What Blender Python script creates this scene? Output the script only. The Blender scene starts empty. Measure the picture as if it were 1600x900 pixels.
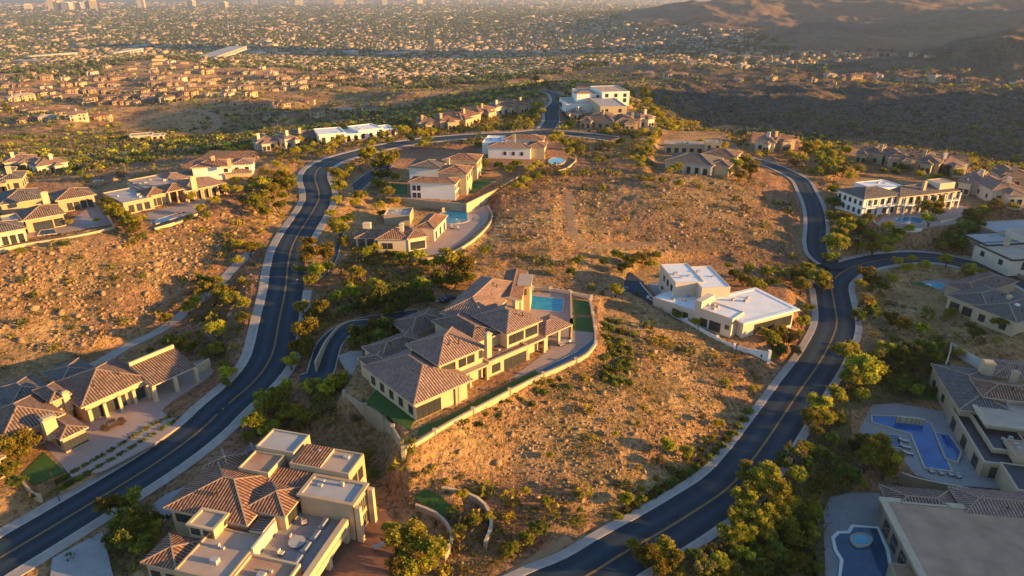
import bpy, math, random
import numpy as np
from math import radians, sin, cos, tan, pi, sqrt, atan2, hypot
from mathutils import Vector, Matrix
R = random.Random(7)
NR = np.random.RandomState(11)
S = bpy.context.scene
COL = S.collection

# ------------------------------------------------------------ camera, sky, sun, exposure
CAMZ, PITCH, F = 83.0, radians(23.8), 1067.0
cd = bpy.data.cameras.new('camera'); cam = bpy.data.objects.new('camera', cd); COL.objects.link(cam)
cam.location = (0, 0, CAMZ); cam.rotation_euler = (pi/2-PITCH, 0, 0)
cd.sensor_width = 36; cd.lens = 36*F/1600; cd.clip_start = .5; cd.clip_end = 80000
S.camera = cam
SUN_EL, SUN_AZ = radians(9.5), radians(-12.0)      # azimuth measured from +X towards +Y
sv = Vector((cos(SUN_EL)*cos(SUN_AZ), cos(SUN_EL)*sin(SUN_AZ), sin(SUN_EL)))
wd = bpy.data.worlds.new('World'); S.world = wd; wd.use_nodes = True
nt = wd.node_tree; bg = nt.nodes['Background']; sk = nt.nodes.new('ShaderNodeTexSky')
sk.sky_type = 'NISHITA'; sk.sun_disc = False; sk.sun_elevation = SUN_EL
sk.sun_rotation = pi/2-SUN_AZ; sk.air_density = 1.0; sk.dust_density = .4; sk.ozone_density = 3.0
nt.links.new(sk.outputs[0], bg.inputs[0]); bg.inputs[1].default_value = .12
ld = bpy.data.lights.new('sun', 'SUN'); ld.energy = 5.0; ld.angle = radians(.5); ld.color = (1, .575, .15)
lo = bpy.data.objects.new('sun', ld); COL.objects.link(lo); lo.rotation_euler = sv.to_track_quat('Z', 'Y').to_euler()
S.view_settings.view_transform = 'Standard'; S.view_settings.look = 'None'
S.view_settings.exposure = 1.58; S.view_settings.gamma = 1; S.view_settings.use_curve_mapping = False
S.cycles.max_bounces = 5; S.cycles.diffuse_bounces = 3; S.cycles.volume_bounces = 0
S.cycles.use_denoising = True

# ------------------------------------------------------------ pixel (1600x900 photo) -> world
def raydir(px, py):
    a, b = (px-800)/F, -(py-450)/F
    return Vector((a, cos(PITCH)+b*sin(PITCH), -sin(PITCH)+b*cos(PITCH)))
def at(px, py, z):
    d = raydir(px, py); t = (z-CAMZ)/d.z
    return Vector((d.x*t, d.y*t, z))
def proj(x, y, z):
    x = np.asarray(x, float); y = np.asarray(y, float); z = np.asarray(z, float)-CAMZ
    f = y*cos(PITCH)-z*sin(PITCH); u = y*sin(PITCH)+z*cos(PITCH)
    f = np.where(f < 1, 1, f)
    return 800+F*x/f, 450-F*u/f

# ------------------------------------------------------------ noise
def vnoise(x, y, seed=0):
    xi = np.floor(x).astype(np.int64); yi = np.floor(y).astype(np.int64)
    fx = x-xi; fy = y-yi; fx = fx*fx*(3-2*fx); fy = fy*fy*(3-2*fy)
    def h(a, b):
        n = (a*374761393+b*668265263+seed*1274126177) & 0x7fffffff
        n = ((n ^ (n >> 13))*1274126177) & 0x7fffffff
        return ((n ^ (n >> 16)) & 0xffff)/65535.0
    return (h(xi, yi)*(1-fx)+h(xi+1, yi)*fx)*(1-fy)+(h(xi, yi+1)*(1-fx)+h(xi+1, yi+1)*fx)*fy
def fbm(x, y, octv=4, seed=0, ridged=False):
    s = 0; a = 1; t = 0
    for i in range(octv):
        n = vnoise(x*2**i+17.3*i, y*2**i-9.1*i, seed+i)
        if ridged: n = 1-abs(2*n-1)
        s = s+a*n; t += a; a *= .5
    return s/t
def smooth(t): t = np.clip(t, 0, 1); return t*t*(3-2*t)

# ------------------------------------------------------------ terrain control: (photo x, y, height)
CP = [(-100,930,0),(0,870,0),(200,762,0),(345,655,1),(400,592,3.5),(440,480,8),(455,400,11),(492,300,14),(540,245,14),(612,227,14),
 (700,215,13),(800,209,13),(862,172,11),(866,147,8),
 (0,720,1),(100,640,2),(250,590,2.5),(60,585,2),(200,540,3),(300,480,5.5),(350,437,9),(0,545,4),(100,520,4.5),(330,560,3),
 (0,480,9),(100,450,11),(200,430,12),(300,400,12.5),(0,400,17),(100,385,17.5),(200,360,17.5),(330,330,17),(400,330,14.5),(420,400,11),(380,480,7.5),
 (80,340,18),(280,310,18),(350,262,17),(430,290,15.5),(450,235,12),
 (0,262,3),(150,250,0),(280,232,-2),(380,215,-6),(0,235,-8),(150,222,-14),(300,212,-20),(60,205,-24),(200,208,-26),(300,195,-30),(300,170,-27),(200,175,-30),(60,180,-33),(380,190,-28),
 (0,150,-42),(200,150,-38),(350,150,-40),(450,150,-42),(480,175,-34),(500,160,-42),(600,165,-38),(650,150,-42),(700,135,-55),
 (0,110,-60),(120,105,-60),(250,92,-54),(380,105,-60),(500,118,-62),(600,120,-66),(0,80,-105),(200,78,-105),(400,90,-100),(600,95,-98),(800,95,-90),(700,110,-80),
 (0,55,-120),(400,55,-120),(800,50,-120),(0,25,-120),(400,25,-120),(800,20,-120),(0,0,-120),(400,0,-120),(800,0,-120),(1100,5,-120),
 (540,600,5),(650,660,8),(750,560,8),(850,520,8),(900,480,8),(590,500,8),(700,460,9),(500,540,6.5),
 (640,430,9),(560,400,9.5),(600,380,10),(720,400,9),(700,340,10.5),(530,330,12),(600,300,12.3),(690,310,12.4),(600,260,13.3),(700,255,14),(760,270,13),(740,300,12.6),(800,240,15),(860,240,14),
 (970,500,6.5),(1000,600,4.5),(1100,560,2.5),(1180,620,.6),(1000,720,2),(1100,690,.8),(900,760,1.5),(800,700,3.5),(750,760,1.5),(700,820,.5),(820,850,0),(650,760,2.5),(600,850,-.5),(400,780,0),(460,660,3.5),
 (912,900,0),(1025,835,0),(1137,762,0),(1250,610,0),(1306,505,.3),(1300,450,1.2),(1380,408,2),(1475,403,2),(1600,440,1),
 (850,310,13.5),(950,310,12.5),(850,380,10),(950,400,7),(850,440,8),(930,460,7),(1020,330,12),(1100,290,13),(1090,260,14),(1100,340,10),(1180,340,9),(1220,300,9),(1100,400,5.5),(1200,410,3.5),(1000,410,5.5),(1130,500,4),(1060,450,5),(1230,480,2),
 (605,712,6.6),(640,712,7.2),(700,675,7.2),(760,645,7),(850,600,6.8),(925,565,6.6),(945,530,6.6),(940,490,7),(560,650,6),
 (950,240,14),(1000,220,15),(1150,240,12.5),(1270,330,6.5),(1250,282,8.5),(1185,253,11),
 (1330,370,5),(1400,320,9),(1500,310,9),(1400,380,3.5),(1560,340,6),(1560,400,2.5),(1330,300,9),(1250,240,10),(1350,240,9),(1450,255,8.5),(1560,290,8),
 (1430,450,0),(1560,490,0),(1400,520,-1),(1340,480,0),(1500,560,-2),(1380,600,-1.5),(1450,680,-3),(1580,680,-3),(1300,700,-1.5),(1250,800,-2),(1400,800,-4.5),(1560,850,-5),(1350,880,-5),(1150,880,-1.5),
 (900,215,13),(930,195,13),(960,165,14),(930,140,17),(1010,190,11),(1040,165,2),(1080,200,2),(880,130,8),(800,150,2),(760,180,7),(700,190,9),(640,195,8),(560,205,10),(500,215,9),
 (820,135,-25),(950,110,-50),(1000,130,-32),(1100,140,-28),(1130,180,-14),(1200,220,-8),(1350,215,-14),(1500,255,-12),(1600,275,-8),
 (1200,130,-26),(1300,150,-22),(1400,150,-20),(1500,170,-17),(1600,200,-15),(1600,145,-22),(1250,108,-34),(1400,112,-32),(1550,125,-27),(1350,90,-30),(1250,98,-35),(1420,95,-27),
 (1000,85,-60),(1150,85,-55),(1300,80,-45),(1500,60,-5),(1600,65,-8),(1580,95,-12),(1420,75,-25),
 (950,62,-105),(1050,60,-88),(1100,35,-45),(1180,25,-25),(1180,8,12),(1250,4,20),(1400,3,22),(1500,3,22),(1600,1,25),(1350,40,-30),(1500,35,-20),(1600,30,-10)]
def cpw():
    P = []
    for x, y, z in CP:
        p = at(x, y, z); P.append((p.x, p.y, z))
    for azd in (-178, -140, -100, -70, -50, 50, 70, 100, 140, 178):
        rt = azd > 0
        for r, z in ((3, -2), (40, -2), (110, -2), (250, 0), (600, -15), (1500, -70 if not rt else -45), (3500, -120 if not rt else -60), (9000, -120), (26000, -120)):
            a = radians(azd); P.append((r*sin(a), r*cos(a), z))
    for azd in (-30, -15, 0, 15, 30):
        for r, z in ((3, -2), (40, -2), (75, -1), (13000, -120), (30000, -120)):
            a = radians(azd); P.append((r*sin(a), r*cos(a), z))
    for azd in (20, 30, 40):
        for r, z in ((5500, -60), (8000, -120)):
            a = radians(azd); P.append((r*sin(a), r*cos(a), z))
    return np.array(P)
PW = cpw()
def tcoord(x, y): return np.arctan2(x, y)*1.5, np.log(np.hypot(x, y)+1e-6)
ca, cl = tcoord(PW[:, 0], PW[:, 1])
def tpsk(d2): return .5*d2*np.log(d2+1e-9)
n_ = len(PW)
K_ = tpsk((ca[:, None]-ca)**2+(cl[:, None]-cl)**2)+np.eye(n_)*2e-4
Pm = np.stack([np.ones(n_), ca, cl], 1)
A_ = np.zeros((n_+3, n_+3)); A_[:n_, :n_] = K_; A_[:n_, n_:] = Pm; A_[n_:, :n_] = Pm.T
COEF = np.linalg.solve(A_, np.concatenate([PW[:, 2], [0, 0, 0]]))
# unseen hills added off-frame right to cast shade; last two: far spur and dip: x, y, radius along, across, height
BUMPS = [(345, 20, 95, 110, 53, 1), (350, 180, 85, 75, 46, 1), (820, 455, 170, 180, 190, 2), (300, -160, 95, 100, 58, 1), (3650, 1480, 800, 470, 840, 1), (775, 1090, 190, 150, 34, 1), (860, 1560, 420, 190, -38, 1)]
def base_z(x, y):
    a, l = tcoord(x, y); z = np.zeros(a.shape)
    zf = z.ravel(); af = a.ravel(); lf = l.ravel()
    for i in range(0, len(af), 60000):
        s = slice(i, i+60000)
        k = tpsk((af[s, None]-ca)**2+(lf[s, None]-cl)**2)
        zf[s] = k@COEF[:n_]+COEF[n_]+COEF[n_+1]*af[s]+COEF[n_+2]*lf[s]
    z = zf.reshape(a.shape)
    r = np.hypot(x, y)
    for bx, by, ra, rb, h, pw in BUMPS:
        z = z+h*np.exp(-(((x-bx)/ra)**2+((y-by)/rb)**2)**pw)
    # erosion relief on the far mountain, small relief everywhere
    az = np.degrees(np.arctan2(x, y))
    m = smooth((az-6)/8)*smooth((r-800)/900)*(1-smooth((r-4800)/1500))
    q = fbm(x/420+.3*y/420, y/650, 5, 3, True)
    z = z+m*((q-.62)*80+(fbm(x/120+.2*y/120, y/150, 4, 31, True)-.6)*34)*np.clip((r/3000), .3, 1)
    hz = smooth((-az-2)/10)*smooth((r-480)/150)*(1-smooth((r-1300)/300)); z = z+hz*(fbm(x/110, y/110, 3, 41)-.5)*26
    dk = smooth((az-8)/6)*smooth((r-380)/80)*(1-smooth((r-1200)/300)); z = z+dk*((fbm(x/70+y/160, y/60, 4, 51, True)-.6)*15+(fbm(x/14, y/14, 3, 61)-.5)*5)
    z = z+(fbm(x/45, y/45, 3, 9)-.5)*2.2*np.clip(r/260, .35, 2.2)*(1-smooth((r-1500)/1500))
    return z
NEARAZ = radians(43)
AZ = np.concatenate([np.linspace(-pi, -NEARAZ, 60)[:-1], np.linspace(-NEARAZ, NEARAZ, 840), np.linspace(NEARAZ, pi, 60)[1:]])
RR = np.concatenate([np.geomspace(2, 70, 14)[:-1], np.geomspace(70, 1000, 600), np.geomspace(1000, 6000, 250)[1:], np.geomspace(6000, 40000, 50)[1:]])
LR = np.log(RR)
ga, gr = np.meshgrid(AZ, RR, indexing='ij')
GX = gr*np.sin(ga); GY = gr*np.cos(ga)
GZ = base_z(GX, GY)
def zat(x, y, grid=None):
    g = GZ if grid is None else grid
    x = np.asarray(x, float); y = np.asarray(y, float)
    i = np.interp(np.arctan2(x, y), AZ, np.arange(len(AZ))); j = np.interp(np.log(np.hypot(x, y)+1e-9), LR, np.arange(len(LR)))
    i0 = np.minimum(i.astype(int), len(AZ)-2); j0 = np.minimum(j.astype(int), len(LR)-2); fi = i-i0; fj = j-j0
    return (g[i0, j0]*(1-fi)+g[i0+1, j0]*fi)*(1-fj)+(g[i0, j0+1]*(1-fi)+g[i0+1, j0+1]*fi)*fj
TT = np.geomspace(40, 30000, 900)
def hit(px, py, up=0.0):
    d = raydir(px, py)
    zz = CAMZ+d.z*TT-zat(d.x*TT, d.y*TT)-up
    k = np.argmax(zz < 0)
    if zz[k] >= 0: k = len(TT)-1
    a, b = TT[max(k-1, 0)], TT[k]
    for _ in range(14):
        m = (a+b)/2
        if CAMZ+d.z*m-float(zat(d.x*m, d.y*m))-up < 0: b = m
        else: a = m
    return Vector((d.x*b, d.y*b, CAMZ+d.z*b-up))

def catmull(P, step):
    P = [Vector(p) for p in P]; out = []
    Q = [P[0]*2-P[1]]+P+[P[-1]*2-P[-2]]
    for i in range(1, len(Q)-2):
        n = max(2, int((Q[i+1]-Q[i]).length/step))
        for k in range(n):
            t = k/n; a, b, c, d = Q[i-1], Q[i], Q[i+1], Q[i+2]
            out.append(.5*((2*b)+(c-a)*t+(2*a-5*b+4*c-d)*t*t+(3*b-a-3*c+d)*t**3))
    out.append(P[-1]); return out
CLEAR = np.zeros(GZ.shape)      # 1 where the ground is built on
def stamp_line(pts, half, fall, drop=.0):
    global GZ
    zs = np.array([p.z for p in pts]); m0 = gr < 1500
    best = np.full(GZ.shape, 1e9); zb = np.zeros(GZ.shape)
    P = np.array([(p.x, p.y) for p in pts]); ext = half+fall
    azr = np.arctan2(P[:, 0], P[:, 1]); rr = np.hypot(P[:, 0], P[:, 1])
    for k in range(len(P)-1):
        r0 = max(min(rr[k], rr[k+1])-ext, 2); r1 = max(rr[k], rr[k+1])+ext; da = ext/r0*1.1
        i0 = np.searchsorted(AZ, min(azr[k], azr[k+1])-da); i1 = np.searchsorted(AZ, max(azr[k], azr[k+1])+da)+1
        j0 = max(np.searchsorted(RR, r0)-1, 0); j1 = np.searchsorted(RR, r1)+1
        sl = (slice(max(i0, 0), i1), slice(j0, j1))
        ax, ay = P[k]; bx, by = P[k+1]-P[k]; L2 = bx*bx+by*by+1e-9
        X = GX[sl]-ax; Y = GY[sl]-ay
        t = np.clip((X*bx+Y*by)/L2, 0, 1); d = np.hypot(X-t*bx, Y-t*by)
        z = zs[k]+(zs[k+1]-zs[k])*t
        b = best[sl]; zz = zb[sl]; mk = d < b; b[mk] = d[mk]; zz[mk] = z[mk]
    w = 1-smooth((best-half)/fall)
    w[best > 1e8] = 0
    GZ = GZ*(1-w)+(zb-drop)*w
    CLEAR[:] = np.maximum(CLEAR, best < half+.4)
def inpoly(x, y, P):
    x = np.asarray(x, float); y = np.asarray(y, float); c = np.zeros(x.shape, bool); n = len(P)
    for i in range(n):
        x0, y0 = P[i][:2]; x1, y1 = P[(i+1) % n][:2]
        if y0 == y1: continue
        c ^= ((y0 > y) != (y1 > y)) & (x < (x1-x0)*(y-y0)/(y1-y0)+x0)
    return c
def polydist(X, Y, P):
    best = np.full(X.shape, 1e9); n = len(P)
    for i in range(n):
        ax, ay = P[i][:2]; bx, by = P[(i+1) % n][0]-ax, P[(i+1) % n][1]-ay; L2 = bx*bx+by*by+1e-9
        t = np.clip(((X-ax)*bx+(Y-ay)*by)/L2, 0, 1)
        best = np.minimum(best, np.hypot(X-ax-t*bx, Y-ay-t*by))
    return np.where(inpoly(X, Y, P), 0, best)
def stamp_pad(pxpts, z, fall=5.0, clear=True, world=False):
    global GZ
    P = [(p[0], p[1]) for p in pxpts] if world else [at(a, b, z)[:2] for a, b in pxpts]
    xs = [p[0] for p in P]; ys = [p[1] for p in P]
    m = (GX > min(xs)-fall) & (GX < max(xs)+fall) & (GY > min(ys)-fall) & (GY < max(ys)+fall)
    d = polydist(GX[m], GY[m], P); w = 1-smooth(d/fall)
    GZ[m] = GZ[m]*(1-w)+z*w
    if clear: CLEAR[m] = np.maximum(CLEAR[m], d < .3)

# ------------------------------------------------------------ levelled building plots (photo coordinates, height, slope width)
PADS = [
 ([(-90,700),(-90,600),(60,585),(130,570),(215,545),(300,552),(372,585),(330,628),(200,695),(60,760),(-60,800)],1.3,5),
 ([(-90,290),(60,285),(120,285),(150,300),(178,352),(100,365),(0,385),(-90,400)],17.6,3),
 ([(165,290),(230,275),(350,262),(362,300),(308,335),(240,358),(170,320)],16.6,3),
 ([(280,262),(330,235),(395,235),(400,262),(350,275)],15.5,4),
 ([(540,615),(585,535),(655,485),(720,445),(800,415),(890,455),(928,463),(934,535),(905,560),(760,622),(650,692),(600,665)],8.0,3.2),
 ([(545,385),(555,345),(640,318),(770,318),(768,348),(730,385),(690,402),(640,392)],10.2,3),
 ([(605,310),(620,235),(750,232),(800,262),(812,280),(730,312)],12.7,3.5),
 ([(755,252),(760,205),(860,205),(885,240),(895,262),(845,262)],14.6,4),
 ([(985,455),(1000,415),(1130,405),(1245,455),(1245,520),(1200,545),(1130,530),(1060,495)],4.0,4),
 ([(1305,345),(1305,280),(1370,268),(1510,278),(1535,330),(1440,362)],8.0,5),
 ([(1320,255),(1330,225),(1510,240),(1510,272)],9.0,6),
 ([(1485,310),(1490,272),(1640,270),(1640,320)],7.5,6),
 ([(1510,385),(1540,345),(1680,345),(1680,430),(1600,425)],3.2,4),
 ([(1385,465),(1400,425),(1480,420),(1520,445),(1680,460),(1680,545),(1560,510),(1470,480)],0.0,4),
 ([(1340,745),(1325,635),(1400,622),(1480,560),(1700,560),(1700,800),(1560,775)],-3.2,4),
 ([(1285,920),(1290,780),(1380,760),(1700,790),(1700,980),(1300,980)],-5.0,3),
 ([(235,905),(235,800),(300,720),(400,670),(585,690),(600,780),(690,850),(620,960),(250,960)],-.3,5),
 ([(1025,275),(1035,205),(1130,205),(1155,245),(1150,275)],12.5,5),
 ([(1170,238),(1175,205),(1245,212),(1250,238)],11.0,5),
 ([(895,168),(900,130),(970,130),(975,165)],17,8),
 ([(895,205),(900,172),(985,172),(1030,195),(1020,208)],13,8),
]
for p_ in PADS: stamp_pad(*p_)

# ------------------------------------------------------------ roads (photo coordinates of their centre lines)
ROADS = dict(
 knoll=([(850,206),(862,190),(862,172),(872,158),(866,147),(850,143)], 4.2),
 spur=([(1310,424),(1283,403),(1275,380),(1276,352),(1272,325),(1262,300),(1248,281),(1212,262),(1180,250),(1140,243)], 3.0),
 left=([(-160,950),(-60,902),(0,870),(75,827),(150,782),(250,722),(317,674),(350,642),(400,592),(425,550),(437,495),(446,450),(450,412),(461,375),(495,320),(498,300),(492,275),(503,259),(540,245),(612,227),(680,218),(740,213),(800,209),(850,206),(900,211),(960,216)], 4.65),
 right=([(800,960),(850,930),(912,900),(975,862),(1025,835),(1075,805),(1137,762),(1175,720),(1205,678),(1250,610),(1278,570),(1300,530),(1307,505),(1303,475),(1299,450),(1306,430),(1332,415),(1385,406),(1450,402),(1510,412),(1560,427),(1610,447),(1700,500)], 4.55))
RW = {}
DRIVES = dict(
 mansion=([(470,598),(497,588),(507,560),(515,537),(535,517),(565,505),(610,497),(655,492)], 3.0, 'asphalt_blue'),
 upper=([(605,258),(575,277),(548,303),(533,335),(520,372),(508,410),(478,440)], 2.9, 'asphalt_blue'),
 path=([(120,585),(195,545),(255,512),(300,480),(335,452),(352,432),(392,392)], 1.6, 'concrete'),
 trail=([(888,300),(892,350),(905,375),(940,385),(1010,380)], 1.1, 'dirt'),
 trailtwo=([(790,905),(835,872),(890,835)], .9, 'dirt'),
 back=([(60,262),(120,245),(185,240),(250,228)], 3.0, 'asphalt_blue'),
 bluff=([(300,172),(330,180),(342,196),(325,207)], 3.0, 'dirt'),
)
for k, (pp, hw, m) in DRIVES.items():
    P = catmull([hit(a, b) for a, b in pp], 1.5)
    z = np.array([p.z for p in P]); zp = np.pad(z, 4, mode='edge'); zp = np.convolve(zp, np.ones(9)/9, 'valid')
    for p, q in zip(P, zp): p.z = q
    RW['_'+k] = (P, hw)
    stamp_line(P, hw+.8, 4.0, .05)
for k, (pp, hw) in ROADS.items():
    P = catmull([hit(a, b) for a, b in pp], 2.0)
    z = np.array([p.z for p in P]); ker = np.ones(15)/15
    zp = np.pad(z, 7, mode='edge')
    for _ in range(2): zp = np.pad(np.convolve(zp, ker, 'valid'), 7, mode='edge')
    for p, q in zip(P, zp[7:-7]): p.z = q
    RW[k] = (P, hw)
    stamp_line(P, hw+2.4, 7.0, .06)

# ------------------------------------------------------------ materials
def lin(c): return tuple(c)+(1,) if len(c) == 3 else c
MATS = {}
class NT:
    def __init__(s, name, rough=.85):
        s.m = bpy.data.materials.new(name); s.m.use_nodes = True; s.t = s.m.node_tree; s.b = s.t.nodes['Principled BSDF']
        s.b.inputs['Roughness'].default_value = rough; s.b.inputs['Specular IOR Level'].default_value = .25
        s.co = None
    def n(s, kind, **kw):
        x = s.t.nodes.new(kind)
        for k, v in kw.items():
            if k.startswith('_'): setattr(x, k[1:], v)
            else: x.inputs[k.replace('__', ' ')].default_value = v
        return x
    def l(s, a, b): s.t.links.new(a, b); return s
    def coord(s, which='Object', scale=(1, 1, 1)):
        c = s.n('ShaderNodeTexCoord'); mp = s.n('ShaderNodeMapping'); mp.inputs['Scale'].default_value = scale
        if which == 'World': g = s.n('ShaderNodeNewGeometry'); s.l(g.outputs['Position'], mp.inputs[0])
        else: s.l(c.outputs[which], mp.inputs[0])
        return mp.outputs[0]
    def noise(s, scale, detail=4, co=None, rough=.55, dist=0):
        x = s.n('ShaderNodeTexNoise', Scale=scale, Detail=detail, Roughness=rough, Distortion=dist)
        if co is not None: s.l(co, x.inputs['Vector'])
        return x.outputs['Fac']
    def ramp(s, fac, stops, interp='LINEAR'):
        r = s.n('ShaderNodeValToRGB'); r.color_ramp.interpolation = interp; e = r.color_ramp.elements
        while len(e) < len(stops): e.new(.5)
        for k, (p, c) in enumerate(stops): e[k].position = p; e[k].color = lin(c)
        s.l(fac, r.inputs[0]); return r.outputs[0]
    def mix(s, fac, a, b, mode='MIX'):
        x = s.n('ShaderNodeMix', _data_type='RGBA', _blend_type=mode)
        for v, i in ((fac, 0), (a, 6), (b, 7)):
            if hasattr(v, 'node'): s.l(v, x.inputs[i])
            else: x.inputs[i].default_value = v if i == 0 else lin(v)
        return x.outputs[2]
    def math(s, op, a, b=0.0):
        x = s.n('ShaderNodeMath', _operation=op)
        for v, i in ((a, 0), (b, 1)):
            if hasattr(v, 'node'): s.l(v, x.inputs[i])
            else: x.inputs[i].default_value = v
        return x.outputs[0]
    def bump(s, h, strength=.5, dist=.1, prev=None):
        x = s.n('ShaderNodeBump', Strength=strength, Distance=dist); s.l(h, x.inputs['Height'])
        if prev is not None: s.l(prev, x.inputs['Normal'])
        s.l(x.outputs[0], s.b.inputs['Normal']); return x.outputs[0]
    def col(s, c):
        if hasattr(c, 'node'): s.l(c, s.b.inputs['Base Color'])
        else: s.b.inputs['Base Color'].default_value = lin(c)
        return s
def mat(key): return MATS[key]
def plain(key, c, c2=None, scale=.8, rough=.8, bump=.15, bscale=6, spec=.25, metal=0):
    m = NT(key, rough); co = m.coord('World'); c2 = c2 or tuple(v*.78 for v in c)
    f = m.noise(scale, 5, co); m.col(m.ramp(f, [(.3, c2), (.7, c)]))
    if bump: m.bump(m.noise(bscale, 3, co), bump, .05)
    m.b.inputs['Specular IOR Level'].default_value = spec; m.b.inputs['Metallic'].default_value = metal
    MATS[key] = m.m; return m.m
# ground
def ground_mat():
    m = NT('desert_ground', .95); co = m.coord('World')
    att = m.n('ShaderNodeAttribute', _attribute_name='soil'); sep = m.n('ShaderNodeSeparateColor'); m.l(att.outputs['Color'], sep.inputs[0])
    big = m.noise(.02, 4, co); mid = m.noise(.13, 5, co); fine = m.noise(1.1, 6, co, .7)
    tan = m.mix(m.ramp(mid, [(.35, (0,0,0)), (.65, (1,1,1))]), (.34, .18, .072), (.54, .325, .14))
    red = m.mix(fine, (.24, .105, .05), (.42, .21, .11))
    soil = m.mix(m.ramp(big, [(.42, (0,0,0)), (.6, (1,1,1))]), tan, red)
    speck = m.ramp(fine, [(.36, (.38,.34,.28)), (.5, (.95,.95,.95)), (.68, (1.3,1.22,1.12))])
    soil = m.mix(1.0, soil, speck, 'MULTIPLY')
    # low dry scrub growing on the soil
    v = m.n('ShaderNodeTexVoronoi', Scale=.42, Randomness=1.0); m.l(co, v.inputs['Vector'])
    sc = m.ramp(v.outputs['Distance'], [(.16, (1,1,1)), (.34, (0,0,0))])
    scm = m.math('MULTIPLY', sc, m.ramp(m.noise(.09, 3, co), [(.38, (0,0,0)), (.62, (1,1,1))]))
    soil = m.mix(m.math('MULTIPLY', scm, .8), soil, (.10, .085, .035))
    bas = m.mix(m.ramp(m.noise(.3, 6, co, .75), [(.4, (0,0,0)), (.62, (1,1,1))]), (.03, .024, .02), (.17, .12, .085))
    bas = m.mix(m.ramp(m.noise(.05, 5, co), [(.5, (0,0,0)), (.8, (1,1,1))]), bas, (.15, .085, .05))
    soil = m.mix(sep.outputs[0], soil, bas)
    gr_ = m.mix(fine, (.035, .045, .015), (.13, .12, .05))
    soil = m.mix(sep.outputs[1], soil, gr_)
    # the plain: blocks of planting, bare lots and pale roofs
    cv = m.n('ShaderNodeTexVoronoi', Scale=.011, Randomness=1.0); m.l(co, cv.inputs['Vector'])
    hs = m.n('ShaderNodeSeparateColor'); m.l(cv.outputs['Color'], hs.inputs[0])
    c1 = m.ramp(hs.outputs[0], [(0, (.05,.06,.03)), (.35, (.08,.08,.045)), (.6, (.15,.12,.08)), (.85, (.2,.15,.11)), (1, (.26,.2,.15))])
    cv2 = m.n('ShaderNodeTexVoronoi', Scale=.045, Randomness=1.0); m.l(co, cv2.inputs['Vector'])
    h2 = m.n('ShaderNodeSeparateColor'); m.l(cv2.outputs['Color'], h2.inputs[0])
    c2 = m.ramp(h2.outputs[1], [(0, (.04,.055,.025)), (.5, (.08,.085,.045)), (.75, (.16,.12,.085)), (1, (.26,.21,.16))])
    soil = m.mix(sep.outputs[2], soil, m.mix(.5, c1, c2))
    m.col(soil)
    b1 = m.bump(m.noise(.55, 5, co, .7), 1.0, .9); m.bump(fine, .8, .35, b1)
    MATS['ground'] = m.m
ground_mat()
def asphalt(key, a, b):
    m = NT(key, .8); co = m.coord('World')
    f = m.noise(.16, 6, co, .65); g = m.noise(18, 2, co)
    c = m.ramp(f, [(.3, a), (.7, b)]); c = m.mix(.35, c, m.ramp(g, [(.3, tuple(v*.6 for v in a)), (.7, tuple(v*1.7 for v in b))]))
    # sealed cracks and tyre-worn streaks
    v = m.n('ShaderNodeTexVoronoi', Scale=.11, _feature='DISTANCE_TO_EDGE'); m.l(co, v.inputs['Vector'])
    c = m.mix(m.ramp(v.outputs['Distance'], [(.004, (.5,.5,.5)), (.012, (0,0,0))]), c, tuple(x*.45 for x in a))
    uv = m.coord('UV'); sp = m.n('ShaderNodeSeparateXYZ'); m.l(uv, sp.inputs[0])
    wv = m.math('ABSOLUTE', m.math('SUBTRACT', m.math('ABSOLUTE', m.math('SUBTRACT', sp.outputs[0], .5)), .24))
    c = m.mix(m.ramp(wv, [(.02, (.5,.5,.5)), (.13, (0,0,0))]), c, tuple(x*1.9 for x in b))
    m.col(c); m.bump(g, .3, .02); MATS[key] = m.m
asphalt('asphalt', (.010, .018, .026), (.022, .034, .045))
asphalt('asphalt_blue', (.024, .034, .046), (.038, .05, .064))
plain('concrete', (.38, .32, .27), (.27, .23, .195), .5, .9)
plain('kerb', (.42, .36, .31), (.32, .28, .24), 1, .85)
plain('yellow_paint', (.42, .24, .05), (.30, .18, .05), 2, .7)
plain('dirt', (.36, .215, .11), (.26, .145, .07), .6, .95, .5)
def tile(key, a, b, dark, period=.55):
    m = NT(key, .8); uv = m.coord('UV'); wc = m.coord('World')
    sp = m.n('ShaderNodeSeparateXYZ'); m.l(uv, sp.inputs[0])
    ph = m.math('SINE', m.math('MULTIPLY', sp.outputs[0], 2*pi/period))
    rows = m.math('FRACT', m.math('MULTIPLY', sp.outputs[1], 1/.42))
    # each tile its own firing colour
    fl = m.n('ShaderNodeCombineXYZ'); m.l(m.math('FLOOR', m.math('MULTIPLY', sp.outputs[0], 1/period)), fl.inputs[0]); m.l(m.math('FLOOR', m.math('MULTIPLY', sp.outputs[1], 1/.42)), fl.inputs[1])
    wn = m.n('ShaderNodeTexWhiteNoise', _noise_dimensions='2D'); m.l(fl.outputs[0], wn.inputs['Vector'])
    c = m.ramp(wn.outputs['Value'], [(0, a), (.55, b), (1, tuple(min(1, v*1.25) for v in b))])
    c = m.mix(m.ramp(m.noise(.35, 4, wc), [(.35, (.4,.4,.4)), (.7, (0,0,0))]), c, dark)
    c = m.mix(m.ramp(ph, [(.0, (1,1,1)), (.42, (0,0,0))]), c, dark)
    m.col(c)
    h = m.math('ADD', m.math('MULTIPLY', ph, .5), m.math('MULTIPLY', rows, .35)); m.bump(h, .9, .14)
    MATS[key] = m.m
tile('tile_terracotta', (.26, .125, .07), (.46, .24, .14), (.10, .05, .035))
tile('tile_brown', (.21, .12, .08), (.34, .21, .145), (.085, .055, .045))
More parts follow.
